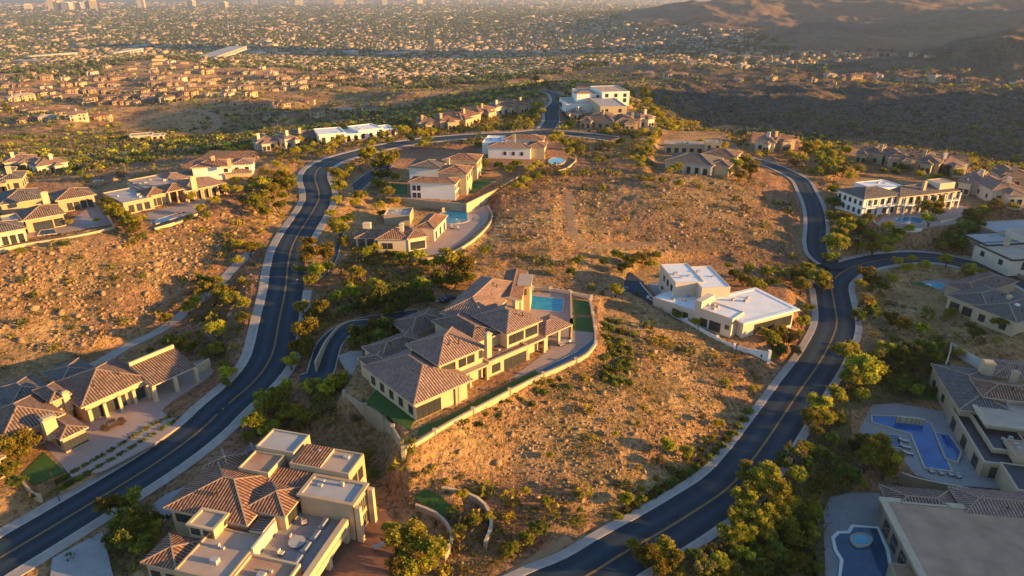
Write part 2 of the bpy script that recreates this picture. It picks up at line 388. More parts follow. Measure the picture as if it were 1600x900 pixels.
tile('tile_grey', (.15, .12, .105), (.23, .19, .165), (.08, .065, .06))
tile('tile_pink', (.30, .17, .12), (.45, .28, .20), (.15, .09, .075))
plain('flat_tan', (.46, .34, .25), (.38, .27, .2), .35, .9, .2)
plain('flat_pink', (.46, .275, .17), (.32, .185, .115), .3, .92, .4, 3)
plain('flat_grey', (.40, .37, .34), (.33, .3, .28), .4, .9, .2)
plain('flat_white', (.78, .76, .74), (.66, .64, .62), .3, .8, .1)
plain('stucco_tan', (.46, .33, .20), (.38, .27, .16), .4, .9, .15)
plain('stucco_sand', (.54, .40, .24), (.46, .34, .2), .4, .9, .15)
plain('stucco_cream', (.62, .50, .37), (.54, .43, .31), .4, .9, .15)
plain('stucco_white', (.78, .70, .62), (.72, .64, .56), .4, .9, .12)
plain('stucco_brown', (.36, .25, .16), (.30, .2, .13), .4, .9, .15)
plain('trim_dark', (.07, .045, .03), (.05, .03, .02), 1, .6)
plain('trim_light', (.50, .38, .26), (.42, .31, .2), 1, .7)
plain('ridge_cap', (.38, .25, .17), (.28, .18, .12), 2, .8)
plain('metal_dark', (.05, .05, .055), (.04, .04, .045), 2, .4, 0, metal=.6)
plain('cushion', (.48, .42, .36), (.4, .35, .3), 2, .9)
plain('cushion_dark', (.10, .11, .13), (.08, .08, .1), 2, .9)
plain('wood_deck', (.24, .12, .07), (.17, .085, .05), .9, .7)
plain('bark', (.10, .07, .045), (.065, .045, .03), 3, .95, .5)
plain('boulder', (.42, .26, .13), (.20, .115, .06), .6, .95, .6, 3)
plain('basalt_rock', (.13, .095, .075), (.035, .028, .025), .25, .95, .6, 3)
plain('car_paint', (.03, .05, .07), (.03, .05, .07), 1, .25, 0, .6)
plain('car_paint_red', (.045, .018, .014), (.045, .018, .014), 1, .25, 0, .6)
plain('rubber', (.02, .02, .02), None, 1, .8, 0)
def glass():
    m = NT('window_glass', .08); m.col((.035, .04, .045)); m.b.inputs['Specular IOR Level'].default_value = .8; m.b.inputs['IOR'].default_value = 1.6; MATS['glass'] = m.m
glass()
def water(key, a, b):
    m = NT(key, .06); co = m.coord('World'); m.col(m.ramp(m.noise(.4, 3, co), [(.3, a), (.7, b)])); m.bump(m.noise(2.2, 3, co), .12, .05)
    m.b.inputs['Specular IOR Level'].default_value = .5; MATS[key] = m.m
water('water', (.012, .17, .28), (.03, .26, .38)); water('water_deep', (.001, .055, .19), (.002, .10, .29)); water('water_dark', (.008, .05, .10), (.015, .09, .16)); water('water_pale', (.08, .30, .40), (.16, .42, .5))
def pavers(key, a, b, sz=.6, mor=.04):
    m = NT(key, .85); co = m.coord('World'); br = m.n('ShaderNodeTexBrick', Scale=1/sz)
    br.inputs['Color1'].default_value = lin(a); br.inputs['Color2'].default_value = lin(b); br.inputs['Mortar'].default_value = lin(tuple(v*.45 for v in a))
    br.inputs['Mortar Size'].default_value = mor; m.l(co, br.inputs['Vector'])
    m.col(m.mix(.35, br.outputs['Color'], m.ramp(m.noise(.3, 4, co), [(.3, a), (.7, b)]))); m.bump(br.outputs['Fac'], .3, .03); MATS[key] = m.m
pavers('paver_pink', (.36, .26, .21), (.46, .34, .28), 1.0); pavers('paver_grey', (.28, .26, .25), (.42, .40, .38), .5); pavers('paver_pale', (.27, .25, .24), (.37, .34, .31), 1.1)
pavers('stone_wall', (.40, .28, .17), (.55, .41, .27), .8)
def leaf(key, a, b, tr):
    m = NT(key, .6); co = m.coord('Object'); oi = m.n('ShaderNodeObjectInfo')
    f = m.noise(1.1, 3, co); c = m.ramp(f, [(.3, a), (.7, b)])
    hs = m.n('ShaderNodeHueSaturation'); m.l(c, hs.inputs['Color'])
    mr = m.n('ShaderNodeMapRange'); m.l(oi.outputs['Random'], mr.inputs[0]); mr.inputs[3].default_value = .55; mr.inputs[4].default_value = 1.35; m.l(mr.outputs[0], hs.inputs['Value'])
    mh = m.n('ShaderNodeMapRange'); m.l(oi.outputs['Random'], mh.inputs[0]); mh.inputs[3].default_value = .465; mh.inputs[4].default_value = .525; m.l(mh.outputs[0], hs.inputs['Hue'])
    m.col(hs.outputs[0])
    t = m.n('ShaderNodeBsdfTranslucent'); m.l(hs.outputs[0], t.inputs[0]); mx = m.n('ShaderNodeMixShader'); mx.inputs[0].default_value = tr
    out = m.t.nodes['Material Output']; m.l(m.b.outputs[0], mx.inputs[1]); m.l(t.outputs[0], mx.inputs[2]); m.l(mx.outputs[0], out.inputs[0])
    m.b.inputs['Specular IOR Level'].default_value = .15; MATS[key] = m.m
leaf('leaf_gold', (.32, .27, .02), (.50, .38, .035), .4)
leaf('leaf_green', (.14, .15, .015), (.28, .25, .025), .38)
leaf('leaf_dark', (.055, .08, .016), (.13, .145, .022), .3)
leaf('leaf_far', (.055, .055, .03), (.10, .09, .05), .1)
leaf('leaf_dry', (.12, .085, .03), (.24, .165, .06), .2)
leaf('grass', (.035, .075, .012), (.06, .115, .02), .1)
def lawn():
    m = NT('lawn_grass', .9); co = m.coord('World'); m.col(m.ramp(m.noise(1.5, 4, co), [(.3, (.03, .075, .012)), (.7, (.07, .13, .025))])); m.bump(m.noise(14, 3, co), .6, .06); MATS['lawn'] = m.m
lawn()

# ------------------------------------------------------------ mesh builder and tagging
def prop(o, label=None, cat=None, group=None, kind=None):
    for k, v in (('label', label), ('category', cat), ('group', group), ('kind', kind)):
        if v: o[k] = v
    return o
class SubRoot:
    """a wing turned against its house: parts go under the same root, rotated"""
    def __init__(s, o, da): s.o = o; s.da = da
class MB:
    def __init__(s): s.v = []; s.f = []; s.m = []; s.uv = []
    def face(s, pts, mi=0, uv=None):
        b = len(s.v); s.v += [tuple(p) for p in pts]; s.f.append(tuple(range(b, b+len(pts)))); s.m.append(mi)
        s.uv += uv if uv else [(p[0], p[1]) for p in pts]
    def box(s, x0, x1, y0, y1, z0, z1, mi=0, top=None, bottom=True):
        t = mi if top is None else top
        a, b, c, d = (x0, y0), (x1, y0), (x1, y1), (x0, y1)
        s.face([(*a, z1), (*b, z1), (*c, z1), (*d, z1)], t)
        if bottom: s.face([(*d, z0), (*c, z0), (*b, z0), (*a, z0)], mi)
        for p, q in ((a, b), (b, c), (c, d), (d, a)): s.face([(*p, z0), (*q, z0), (*q, z1), (*p, z1)], mi)
    def prism(s, P, z0, z1, mi=0, top=None):
        t = mi if top is None else top; n = len(P)
        A = sum(P[i][0]*P[(i+1) % n][1]-P[(i+1) % n][0]*P[i][1] for i in range(n))
        if A < 0: P = P[::-1]
        s.face([(p[0], p[1], z1) for p in P], t); s.face([(p[0], p[1], z0) for p in P[::-1]], mi)
        for i in range(n):
            p, q = P[i], P[(i+1) % n]; s.face([(p[0], p[1], z0), (q[0], q[1], z0), (q[0], q[1], z1), (p[0], p[1], z1)], mi)
    def beam(s, a, b, w, h, mi=0):
        a = Vector(a); b = Vector(b); d = (b-a).normalized(); sd = d.cross(Vector((0, 0, 1)))
        if sd.length < 1e-3: sd = Vector((1, 0, 0))
        sd = sd.normalized()*w/2; up = sd.cross(d).normalized()*h/2
        A = [a+sd+up, a-sd+up, a-sd-up, a+sd-up]; B = [p+(b-a) for p in A]
        s.face(A[::-1], mi); s.face(B, mi)
        for i in range(4): j = (i+1) % 4; s.face([A[i], A[j], B[j], B[i]], mi)
    def cyl(s, c, r, z0, z1, n=10, r1=None, mi=0, top=None):
        r1 = r if r1 is None else r1; t = mi if top is None else top
        P = [(c[0]+r*cos(2*pi*i/n), c[1]+r*sin(2*pi*i/n), z0) for i in range(n)]; Q = [(c[0]+r1*cos(2*pi*i/n), c[1]+r1*sin(2*pi*i/n), z1) for i in range(n)]
        s.face(Q, t); s.face(P[::-1], mi)
        for i in range(n): j = (i+1) % n; s.face([P[i], P[j], Q[j], Q[i]], mi)
    def build(s, name, mats, parent=None, loc=None, mesh=None, smooth_=False):
        if not isinstance(mats, (list, tuple)): mats = [mats]
        me = bpy.data.meshes.new(name); me.from_pydata(s.v, [], s.f)
        for k in mats: me.materials.append(MATS[k] if isinstance(k, str) else k)
        me.polygons.foreach_set('material_index', s.m)
        if smooth_: me.polygons.foreach_set('use_smooth', [True]*len(s.f))
        u = me.uv_layers.new(name='UVMap'); u.data.foreach_set('uv', [c for p in s.uv for c in p])
        me.update(); return link(name, me, parent, loc)
def link(name, me, parent=None, loc=None, rz=None):
    o = bpy.data.objects.new(name, me); COL.objects.link(o)
    if isinstance(parent, SubRoot): o.parent = parent.o; o.rotation_euler = (0, 0, parent.da)
    elif parent: o.parent = parent
    if loc is not None: o.location = loc
    if rz is not None: o.rotation_euler = (0, 0, rz)
    return o
def npmesh(name, V, Fc, mats, mi=None, col=None, smooth_=False):
    me = bpy.data.meshes.new(name); V = np.ascontiguousarray(V, np.float32); Fc = np.ascontiguousarray(Fc, np.int32); k = Fc.shape[1]
    me.vertices.add(len(V)); me.vertices.foreach_set('co', V.ravel()); me.loops.add(Fc.size); me.polygons.add(len(Fc))
    me.polygons.foreach_set('loop_start', np.arange(0, Fc.size, k, dtype=np.int32)); me.polygons.foreach_set('loop_total', np.full(len(Fc), k, np.int32))
    me.loops.foreach_set('vertex_index', Fc.ravel())
    for q in mats: me.materials.append(MATS[q])
    if mi is not None: me.polygons.foreach_set('material_index', np.asarray(mi, np.int32))
    if smooth_: me.polygons.foreach_set('use_smooth', np.ones(len(Fc), bool))
    me.update(calc_edges=True)
    if col is not None:
        a = me.color_attributes.new('soil', 'FLOAT_COLOR', 'POINT'); a.data.foreach_set('color', np.ascontiguousarray(col, np.float32).ravel())
    return me

# ------------------------------------------------------------ terrain sheet
def regions():
    px, py = proj(GX, GY, GZ); r = gr; az = np.degrees(ga)
    C = np.zeros(GX.shape+(4,)); C[..., 3] = 1
    fr = GY > 5
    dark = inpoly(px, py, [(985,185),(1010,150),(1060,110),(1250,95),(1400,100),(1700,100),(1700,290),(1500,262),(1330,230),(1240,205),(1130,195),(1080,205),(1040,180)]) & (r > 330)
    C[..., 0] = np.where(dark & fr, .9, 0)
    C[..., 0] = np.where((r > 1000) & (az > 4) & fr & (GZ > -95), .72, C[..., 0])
    rocky = inpoly(px, py, [(900,275),(1130,280),(1230,330),(1240,400),(1200,425),(1000,380),(900,340)]) & (r < 420)
    C[..., 0] = np.where(rocky, .28, C[..., 0])
    green = (fbm(GX/30, GY/30, 3, 21) > .52)
    gz_ = inpoly(px, py, [(-200,300),(-200,215),(300,205),(450,140),(700,115),(900,110),(1200,95),(1250,110),(1000,130),(800,150),(640,180),(480,215),(400,230),(280,260)])
    C[..., 1] = np.where(gz_ & fr, .35*green, 0)
    low = inpoly(px, py, [(1180,700),(1320,560),(1480,520),(1480,620),(1330,640),(1330,780),(1290,900),(1000,900)]) & (r < 260)
    C[..., 1] = np.where(low, .75, C[..., 1])
    C[..., 1] = np.where((r < 330) & (CLEAR < .5) & (fbm(GX/9, GY/9, 3, 33) > .60), np.maximum(C[..., 1], .4), C[..., 1])
    C[..., 1] = np.where(inpoly(px, py, [(940,490),(985,500),(1005,560),(960,620),(930,600),(955,560)]) & (r < 260), .7, C[..., 1])
    C[..., 2] = smooth((r-900)/600)*smooth((-60-GZ)/25)
    return C
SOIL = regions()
def grid_faces(na, nr):
    i, j = np.meshgrid(np.arange(na-1), np.arange(nr-1), indexing='ij'); b = (i*nr+j).ravel()
    return np.stack([b, b+nr, b+nr+1, b+1], 1)
def make_ground():
    global GZ
    # rocky micro relief on the undeveloped slopes
    az = np.degrees(ga); m = (1-np.clip(CLEAR, 0, 1))*(gr < 1000)
    GZ = GZ+m*((fbm(GX/5, GY/5, 3, 5)-.5)*.8+(fbm(GX/1.6, GY/1.6, 2, 6)-.5)*.35)*np.clip(gr/200, .6, 1.6)
    V = np.stack([GX, GY, GZ], -1).reshape(-1, 3); Fc = grid_faces(len(AZ), len(RR))[:, ::-1]
    n = len(RR); seam = np.stack([np.arange(n-1)+(len(AZ)-1)*n, np.arange(n-1), np.arange(1, n), np.arange(1, n)+(len(AZ)-1)*n], 1)
    V = V[:(len(AZ)-1)*n]; Fc = Fc.copy(); Fc[Fc >= (len(AZ)-1)*n] -= (len(AZ)-1)*n
    ctr = len(V); V = np.vstack([V, [[0, 0, GZ[0, 0]]]])
    k = np.arange(len(AZ)-1); kn = (k+1) % (len(AZ)-1)
    Fc2 = np.stack([np.full(len(k), ctr), kn*n, k*n, k*n], 1)
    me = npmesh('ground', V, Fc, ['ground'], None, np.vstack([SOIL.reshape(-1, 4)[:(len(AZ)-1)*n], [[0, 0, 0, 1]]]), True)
    prop(link('ground', me), 'rocky desert ground with dirt slopes running out to the city plain', None, None, 'structure')
make_ground()

def ribbon(P, o0, o1, dz=0.0, mb=None, mi=0, follow=False, thick=0):
    mb = mb or MB(); n = len(P); L = []; Rr = []
    for i in range(n):
        d = (P[min(i+1, n-1)]-P[max(i-1, 0)]); d.z = 0; d.normalize(); s = Vector((d.y, -d.x, 0))
        a = P[i]+s*o0; b = P[i]+s*o1; a.z += dz; b.z += dz
        if follow:
            a.z = float(zat(a.x, a.y))+dz; b.z = float(zat(b.x, b.y))+dz
        L.append(a); Rr.append(b)
    acc = 0
    for i in range(n-1):
        st = (P[i+1]-P[i]).length
        mb.face([L[i], Rr[i], Rr[i+1], L[i+1]], mi, [(0, acc), (1, acc), (1, acc+st), (0, acc+st)]); acc += st
        if thick:
            z = Vector((0, 0, thick))
            mb.face([L[i]-z, L[i], L[i+1]-z+z, L[i+1]-z], mi); mb.face([Rr[i], Rr[i]-z, Rr[i+1]-z, Rr[i+1]], mi)
    return mb
def polymb_w(pxpts, dz=.012):
    P = [hit(a, b) for a, b in pxpts]; mb = MB(); c = sum(P, Vector())/len(P); c.z = float(zat(c.x, c.y))+.06+dz
    A = sum(P[i].x*P[(i+1) % len(P)].y-P[(i+1) % len(P)].x*P[i].y for i in range(len(P)))
    if A < 0: P = P[::-1]
    for i in range(len(P)):
        p, q = P[i], P[(i+1) % len(P)]; mb.face([(p.x, p.y, p.z+.06+dz), (q.x, q.y, q.z+.06+dz), c])
    return mb
def struct(o, label): return prop(o, label, None, None, 'structure')
RL = dict(left='dark asphalt road winding from the lower left past the terraced houses', knoll='narrow asphalt road climbing to the knoll', right='dark asphalt road curving up the right side', spur='narrow asphalt lane climbing behind the rocky slope')
for k, dz in (('left', .03), ('knoll', .024), ('right', .036), ('spur', .02)):
    P, hw = RW[k]
    struct(ribbon(P, -hw, hw, dz).build('road', 'asphalt'), RL[k])
    if k in ('left', 'right'):
        mb = ribbon(P, -.16, -.04, dz+.006); ribbon(P, .06, .18, dz+.006, mb)
        struct(mb.build('road_marking', 'yellow_paint'), 'double yellow centre line on the '+('left' if k == 'left' else 'right')+' road')
struct(polymb_w([(1286,414),(1276,392),(1292,398),(1318,404),(1340,404),(1352,409),(1338,424),(1312,440),(1296,436)]).build('road', 'asphalt'), 'asphalt apron where the lane meets the right road')
struct(polymb_w([(838,212),(850,200),(868,199),(880,206),(872,214)]).build('road', 'asphalt'), 'asphalt apron where the knoll lane meets the left road')
def cutnear(P, others, rad):
    seg = []; cur = []
    for p in P:
        if any((p-q).length < rad for q in others): 
            if len(cur) > 3: seg.append(cur)
            cur = []
        else: cur.append(p)
    if len(cur) > 3: seg.append(cur)
    return seg
def offs(P, o):
    n = len(P); out = []
    for i in range(n):
        d = (P[min(i+1, n-1)]-P[max(i-1, 0)]); d.z = 0; d.normalize(); out.append(P[i]+Vector((d.y, -d.x, 0))*o)
    return out
allr = {k: RW[k][0] for k in RW}
def kerbs(k, walk_sides, wide=1.7):
    P, hw = RW[k]
    for sd in (-1, 1):
        Q = offs(P, sd*(hw+.2)); oth = [q for kk, (pp, h2) in RW.items() if kk != k and kk not in ('_trail', '_trailtwo', '_path', '_back', '_bluff') for q in pp[::2]]
        for seg in cutnear(Q, oth, 4.6 if k != 'spur' else 5.5):
            mb = ribbon(seg, -.2, .2, .13, thick=.2); struct(mb.build('kerb', 'kerb'), None)
            if sd in walk_sides:
                a, b = (.2, .2+wide) if sd > 0 else (-.2-wide, -.2)
                struct(ribbon(seg, a, b, .12, thick=.15).build('sidewalk', 'concrete'), None)
kerbs('left', (-1, 1), 1.9); kerbs('right', (-1, 1), 1.3); kerbs('spur', (-1, 1), .9); kerbs('knoll', (-1,), 1.2)
for k, (pp, hw, m) in DRIVES.items():
    P = RW['_'+k][0]
    struct(ribbon(P, -hw, hw, .02, follow=k in ('trail', 'trailtwo')).build('path' if m != 'asphalt_blue' else 'driveway', m), None)
    if m == 'asphalt_blue':
        for o in (-1, 1): struct(ribbon(P, o*hw-.15, o*hw+.15, .07, thick=.12).build('kerb', 'kerb'), None)

# ------------------------------------------------------------ houses
class House:
    def __init__(s, name, label, cat, px, z, ang, group=None, near=True):
        p = at(px[0], px[1], z); s.z = z; s.a = radians(ang); s.p = p; s.near = near
        s.o = bpy.data.objects.new(name, None); COL.objects.link(s.o); s.o.location = p; s.o.rotation_euler = (0, 0, s.a)
        prop(s.o, label, cat, group); s.wc = {}
    def loc(s, px, h):
        q = at(px[0], px[1], s.z+h)-s.p; c, n = cos(s.a), sin(s.a)
        return (q.x*c+q.y*n, -q.x*n+q.y*c)
    def rect(s, pts, h):
        if len(pts) == 4 and not isinstance(pts[0], (tuple, list)): return pts
        L = [s.loc(p, h) for p in pts]; xs = [a for a, b in L]; ys = [b for a, b in L]
        return (min(xs), max(xs), min(ys), max(ys))
    def ab(s, A, B, h, D):
        a = s.loc(A, h); b = s.loc(B, h); v = (a[1]+b[1])/2; u = sorted((a[0], b[0])); w = sorted((v, v+D)); return (u[0], u[1], w[0], w[1])
    def sub(s, ang):
        t = object.__new__(House); t.__dict__.update(s.__dict__); t.a = radians(ang); t.wc = {}; t.o = SubRoot(s.o, t.a-s.a); return t
    def wall(s, r, z0, z1, m, par=None):
        mb = MB(); mb.box(*r, z0, z1, 0, bottom=False); return mb.build('wall', m, s.o)
    def hip(s, pts, h, tile='tile_brown', wall='stucco_tan', pitch=.36, ov=.7, base=-1.5, kind='hip', axis=None, trim='trim_light', walls=True, inset=0.0):
        r = s.rect(pts, h); x0, x1, y0, y1 = r; W, D = x1-x0, y1-y0
        ax = axis or ('x' if W >= D else 'y'); half = (D if ax == 'x' else W)/2; rise = half*pitch; e = .28
        mb = MB(); z = h
        def F(p, u): mb.face(p, 0, u)
        if ax == 'x': T = lambda a, b, c: (a, b, c)
        else: T = lambda a, b, c: (b, a, c)
        if ax == 'x': a0, a1, b0, b1 = x0, x1, y0, y1
        else: a0, a1, b0, b1 = y0, y1, x0, x1
        bm = (b0+b1)/2; hd = 0 if kind == 'gable' else min(half, (a1-a0)/2); sl = sqrt(half**2+rise**2)
        ra, rb = a0+hd, a1-hd
        if kind == 'shed':
            rise = 2*half*pitch*.6; P = [T(a0, b0, z), T(a1, b0, z), T(a1, b1, z+rise), T(a0, b1, z+rise)]; u = [(a0, 0), (a1, 0), (a1, 2*half), (a0, 2*half)]
            F(P if ax == 'x' else P[::-1], u if ax == 'x' else u[::-1])
            for p, q in ((0, 1), (1, 2), (2, 3), (3, 0)):
                A, B = P[p], P[q]; mb.face([(A[0], A[1], z-e), (B[0], B[1], z-e), B, A], 1)
            tops = []
        else:
            for sgn, be in ((1, b0), (-1, b1)):
                P = [T(a0, be, z), T(a1, be, z), T(rb, bm, z+rise), T(ra, bm, z+rise)]; u = [(a0, 0), (a1, 0), (rb, sl), (ra, sl)]
                if (sgn < 0) ^ (ax == 'y'): P = P[::-1]; u = u[::-1]
                F(P, u)
            for sgn, ae, rr_ in ((-1, a0, ra), (1, a1, rb)):
                P = [T(ae, b1, z), T(ae, b0, z), T(rr_, bm, z+rise)]; u = [(b1, 0), (b0, 0), (bm, sl)]
                if (sgn > 0) ^ (ax == 'y'): P = P[::-1]; u = u[::-1]
                mb.face(P, 0 if kind != 'gable' else 2, u)
            tops = [(T(ra, bm, z+rise), T(rb, bm, z+rise))]
            if kind != 'gable': tops += [(T(a0, b0, z), T(ra, bm, z+rise)), (T(a0, b1, z), T(ra, bm, z+rise)), (T(a1, b0, z), T(rb, bm, z+rise)), (T(a1, b1, z), T(rb, bm, z+rise))]
            for A, B in (((x0, y0), (x1, y0)), ((x1, y0), (x1, y1)), ((x1, y1), (x0, y1)), ((x0, y1), (x0, y0))):
                mb.face([(*A, z-e), (*B, z-e), (*B, z), (*A, z)], 1)
        mb.face([(x0, y1, z-e), (x1, y1, z-e), (x1, y0, z-e), (x0, y0, z-e)], 2)
        ro = mb.build('roof', [tile, trim, wall], s.o)
        if tops and s.near:
            cb = MB()
            for A, B in tops:
                if (Vector(A)-Vector(B)).length > .5: cb.beam(Vector(A)+Vector((0, 0, .02)), Vector(B)+Vector((0, 0, .02)), .26, .16)
            if cb.f: cb.build('ridge_cap', 'ridge_cap', ro)
            if W*D > 90:
                q = random.Random(int(W*31+D*17))
                for _ in range(2): vb = MB(); vx, vy = x0+W*q.uniform(.3, .7), y0+D*q.uniform(.2, .42); vb.cyl((vx, vy), .13, h, h+rise*.85+.3, 6); vb.build('vent_pipe', 'trim_dark', ro)
        if walls:
            wr = (x0+ov, x1-ov, y0+ov, y1-ov); top = h-e-.01
            if kind == 'shed': top = h-e-.02
            s.wall(wr, base, top, wall)
            return wr
        return (x0+ov, x1-ov, y0+ov, y1-ov)
    def flat(s, pts, h, roof='flat_tan', wall='stucco_tan', par=.55, base=-1.5, t=.24, edge=None, over=0):
        r = s.rect(pts, h); x0, x1, y0, y1 = r; s.wall((x0+.003, x1-.003, y0+.003, y1-.003), base, h-par-.15, wall)
        mb = MB(); mb.box(x0+t, x1-t, y0+t, y1-t, h-par-.14, h-par, 0)
        for q in ((x0-over, x1+over, y0-over, y0+t), (x0-over, x1+over, y1-t, y1+over), (x0-over, x0+t, y0+t, y1-t), (x1-t, x1+over, y0+t, y1-t)): mb.box(*q, h-par-.15 if not over else h-.4, h, 1)
        fr_ = mb.build('flat_roof', [roof, edge or wall], s.o)
        if (x1-x0)*(y1-y0) > 45:
            q = random.Random(int(x0*13+y1*7))
            for _ in range(3): vb = MB(); vx, vy, ww = x0+(x1-x0)*q.uniform(.2, .8), y0+(y1-y0)*q.uniform(.2, .8), q.uniform(.2, .6); vb.box(vx-ww, vx+ww, vy-ww*.8, vy+ww*.8, h-par, h-par+q.uniform(.25, .8)); vb.build('roof_vent', 'flat_grey', fr_)
        return r
    def slab(s, pts, h, t=.3, roof='flat_tan', edge='trim_dark', name='flat_roof'):
        x0, x1, y0, y1 = s.rect(pts, h); mb = MB(); mb.box(x0, x1, y0, y1, h-t, h, 1, 0); mb.build(name, [roof, edge], s.o); return (x0, x1, y0, y1)
    def block(s, r, z0, z1, m, name='wall'):
        mb = MB(); mb.box(*r, z0, z1); return mb.build(name, m, s.o)
    def cols(s, r, side, n, z1, m='stucco_tan', w=.5, z0=-.2, ins=.3):
        x0, x1, y0, y1 = r
        for i in range(n):
            t = i/(n-1) if n > 1 else .5
            if side == 'f': c = (x0+ins+(x1-x0-2*ins)*t, y0+ins)
            elif side == 'b': c = (x0+ins+(x1-x0-2*ins)*t, y1-ins)
            elif side == 'r': c = (x1-ins, y0+ins+(y1-y0-2*ins)*t)
            else: c = (x0+ins, y0+ins+(y1-y0-2*ins)*t)
            mb = MB(); mb.box(c[0]-w/2, c[0]+w/2, c[1]-w/2, c[1]+w/2, z0, z1); mb.box(c[0]-w*.7, c[0]+w*.7, c[1]-w*.7, c[1]+w*.7, z0, z0+.35); mb.build('column', m, s.o)
    def win(s, r, side, n, w, z0, h, a=0.0, b=1.0, frame='trim_dark', door=False, div=2):
        x0, x1, y0, y1 = r; L = (x1-x0) if side in 'fb' else (y1-y0); key = (round(w, 2), round(h, 2), frame, div)
        if key not in s.wc:
            mb = MB(); t = .09
            mb.box(-w/2-t, w/2+t, -.07, .02, -t, 0); mb.box(-w/2-t, w/2+t, -.07, .02, h, h+t)
            mb.box(-w/2-t, -w/2, -.07, .02, 0, h); mb.box(w/2, w/2+t, -.07, .02, 0, h)
            for k in range(1, div): xx = -w/2+w*k/div; mb.box(xx-.035, xx+.035, -.06, .02, 0, h)
            g = MB(); g.box(-w/2, w/2, -.035, .02, 0, h); s.wc[key] = (mb, g, None, None)
        mb, g, m1, m2 = s.wc[key]
        for i in range(n):
            t = a+(b-a)*(i+.5)/n
            if side == 'f': p, rz = (x0+L*t, y0, z0), 0
            elif side == 'r': p, rz = (x1, y0+L*t, z0), pi/2
            elif side == 'b': p, rz = (x0+L*t, y1, z0), pi
            else: p, rz = (x0, y0+L*t, z0), -pi/2
            nm = 'glass_door' if door else 'window'
            if m1 is None:
                o = mb.build(nm, frame, s.o); gl = g.build('pane', 'glass', o); m1, m2 = o.data, gl.data; s.wc[key] = (mb, g, m1, m2)
            else:
                o = link(nm, m1, s.o); gl = link('pane', m2, o)
            if isinstance(s.o, SubRoot):
                c_, n_ = cos(s.o.da), sin(s.o.da); p = (p[0]*c_-p[1]*n_, p[0]*n_+p[1]*c_, p[2]); rz += s.o.da
            o.location = p; o.rotation_euler = (0, 0, rz)
    def chim(s, px, h, z1, w=1.2, d=1.0, m='stucco_sand'):
        c = s.loc(px, z1); mb = MB(); mb.box(c[0]-w/2, c[0]+w/2, c[1]-d/2, c[1]+d/2, h, z1); mb.box(c[0]-w/2-.15, c[0]+w/2+.15, c[1]-d/2-.15, c[1]+d/2+.15, z1-.3, z1-.08); mb.box(c[0]-w/2+.2, c[0]+w/2-.2, c[1]-d/2+.2, c[1]+d/2-.2, z1-.05, z1+.15)
        mb.build('chimney', m, s.o)
def polymb(pxpts, z, t=0, mb=None, mi=0, h=None):
    P = [at(a, b, z) for a, b in pxpts]; mb = mb or MB()
    A = sum(P[i].x*P[(i+1) % len(P)].y-P[(i+1) % len(P)].x*P[i].y for i in range(len(P)))
    if A < 0: P = P[::-1]
    mb.face([(p.x, p.y, z) for p in P], mi)
    if t:
        for i in range(len(P)):
            p, q = P[i], P[(i+1) % len(P)]; mb.face([(p.x, p.y, z-t), (q.x, q.y, z-t), (q.x, q.y, z), (p.x, p.y, z)], mi)
    return mb
def paved(name, label, pxpts, z, m, t=.35): return struct(polymb(pxpts, z, t).build(name, m), label)
def gwall(label, pxpts, z, h=1.2, w=.35, m='stucco_sand', depth=1.5, cap='trim_light', name='garden_wall', cat='wall', closed=False, piers=0, group=None, step=1.5, follow=False):
    P = [at(a, b, z+h) for a, b in pxpts]
    for p in P: p.z = z
    if follow:
        P = [hit(a, b) for a, b in pxpts]
    if len(P) > 2: P = catmull(P, step)
    if closed: P.append(P[0])
    if follow:
        zz = [max(float(zat(p.x+a, p.y+b)) for a, b in ((0, 0), (.5, 0), (-.5, 0), (0, .5), (0, -.5))) for p in P]; k = 4
        zz = [sum(zz[max(0, i-k):i+k+1])/len(zz[max(0, i-k):i+k+1]) for i in range(len(zz))]
        for p, q in zip(P, zz): p.z = q
    mb = MB(); n = len(P); A = offs(P, w/2); B = offs(P, -w/2)
    gz = [min(float(zat(q.x, q.y)), q.z)-depth*.5 for q in P]; tz = [q.z+h for q in P]
    for i in range(n-1):
        a0, a1, b0, b1 = A[i], A[i+1], B[i], B[i+1]; g0, g1, t0, t1 = gz[i], gz[i+1], tz[i], tz[i+1]
        mb.face([(a0.x, a0.y, g0), (a1.x, a1.y, g1), (a1.x, a1.y, t1), (a0.x, a0.y, t0)]); mb.face([(b1.x, b1.y, g1), (b0.x, b0.y, g0), (b0.x, b0.y, t0), (b1.x, b1.y, t1)])
        mb.face([(b0.x, b0.y, t0), (a0.x, a0.y, t0), (a1.x, a1.y, t1), (b1.x, b1.y, t1)], 1)
    for i in (0, n-1): mb.face([(A[i].x, A[i].y, gz[i]), (B[i].x, B[i].y, gz[i]), (B[i].x, B[i].y, tz[i]), (A[i].x, A[i].y, tz[i])])
    o = prop(mb.build(name, [m, cap]), label, cat, group)
    if piers:
        for k in range(piers):
            q = int((n-1)*k/(piers-1)); p = P[q]; pb = MB(); pb.box(p.x-.35, p.x+.35, p.y-.35, p.y+.35, gz[q], tz[q]+.35); pb.build('pier', m, o)
    return o
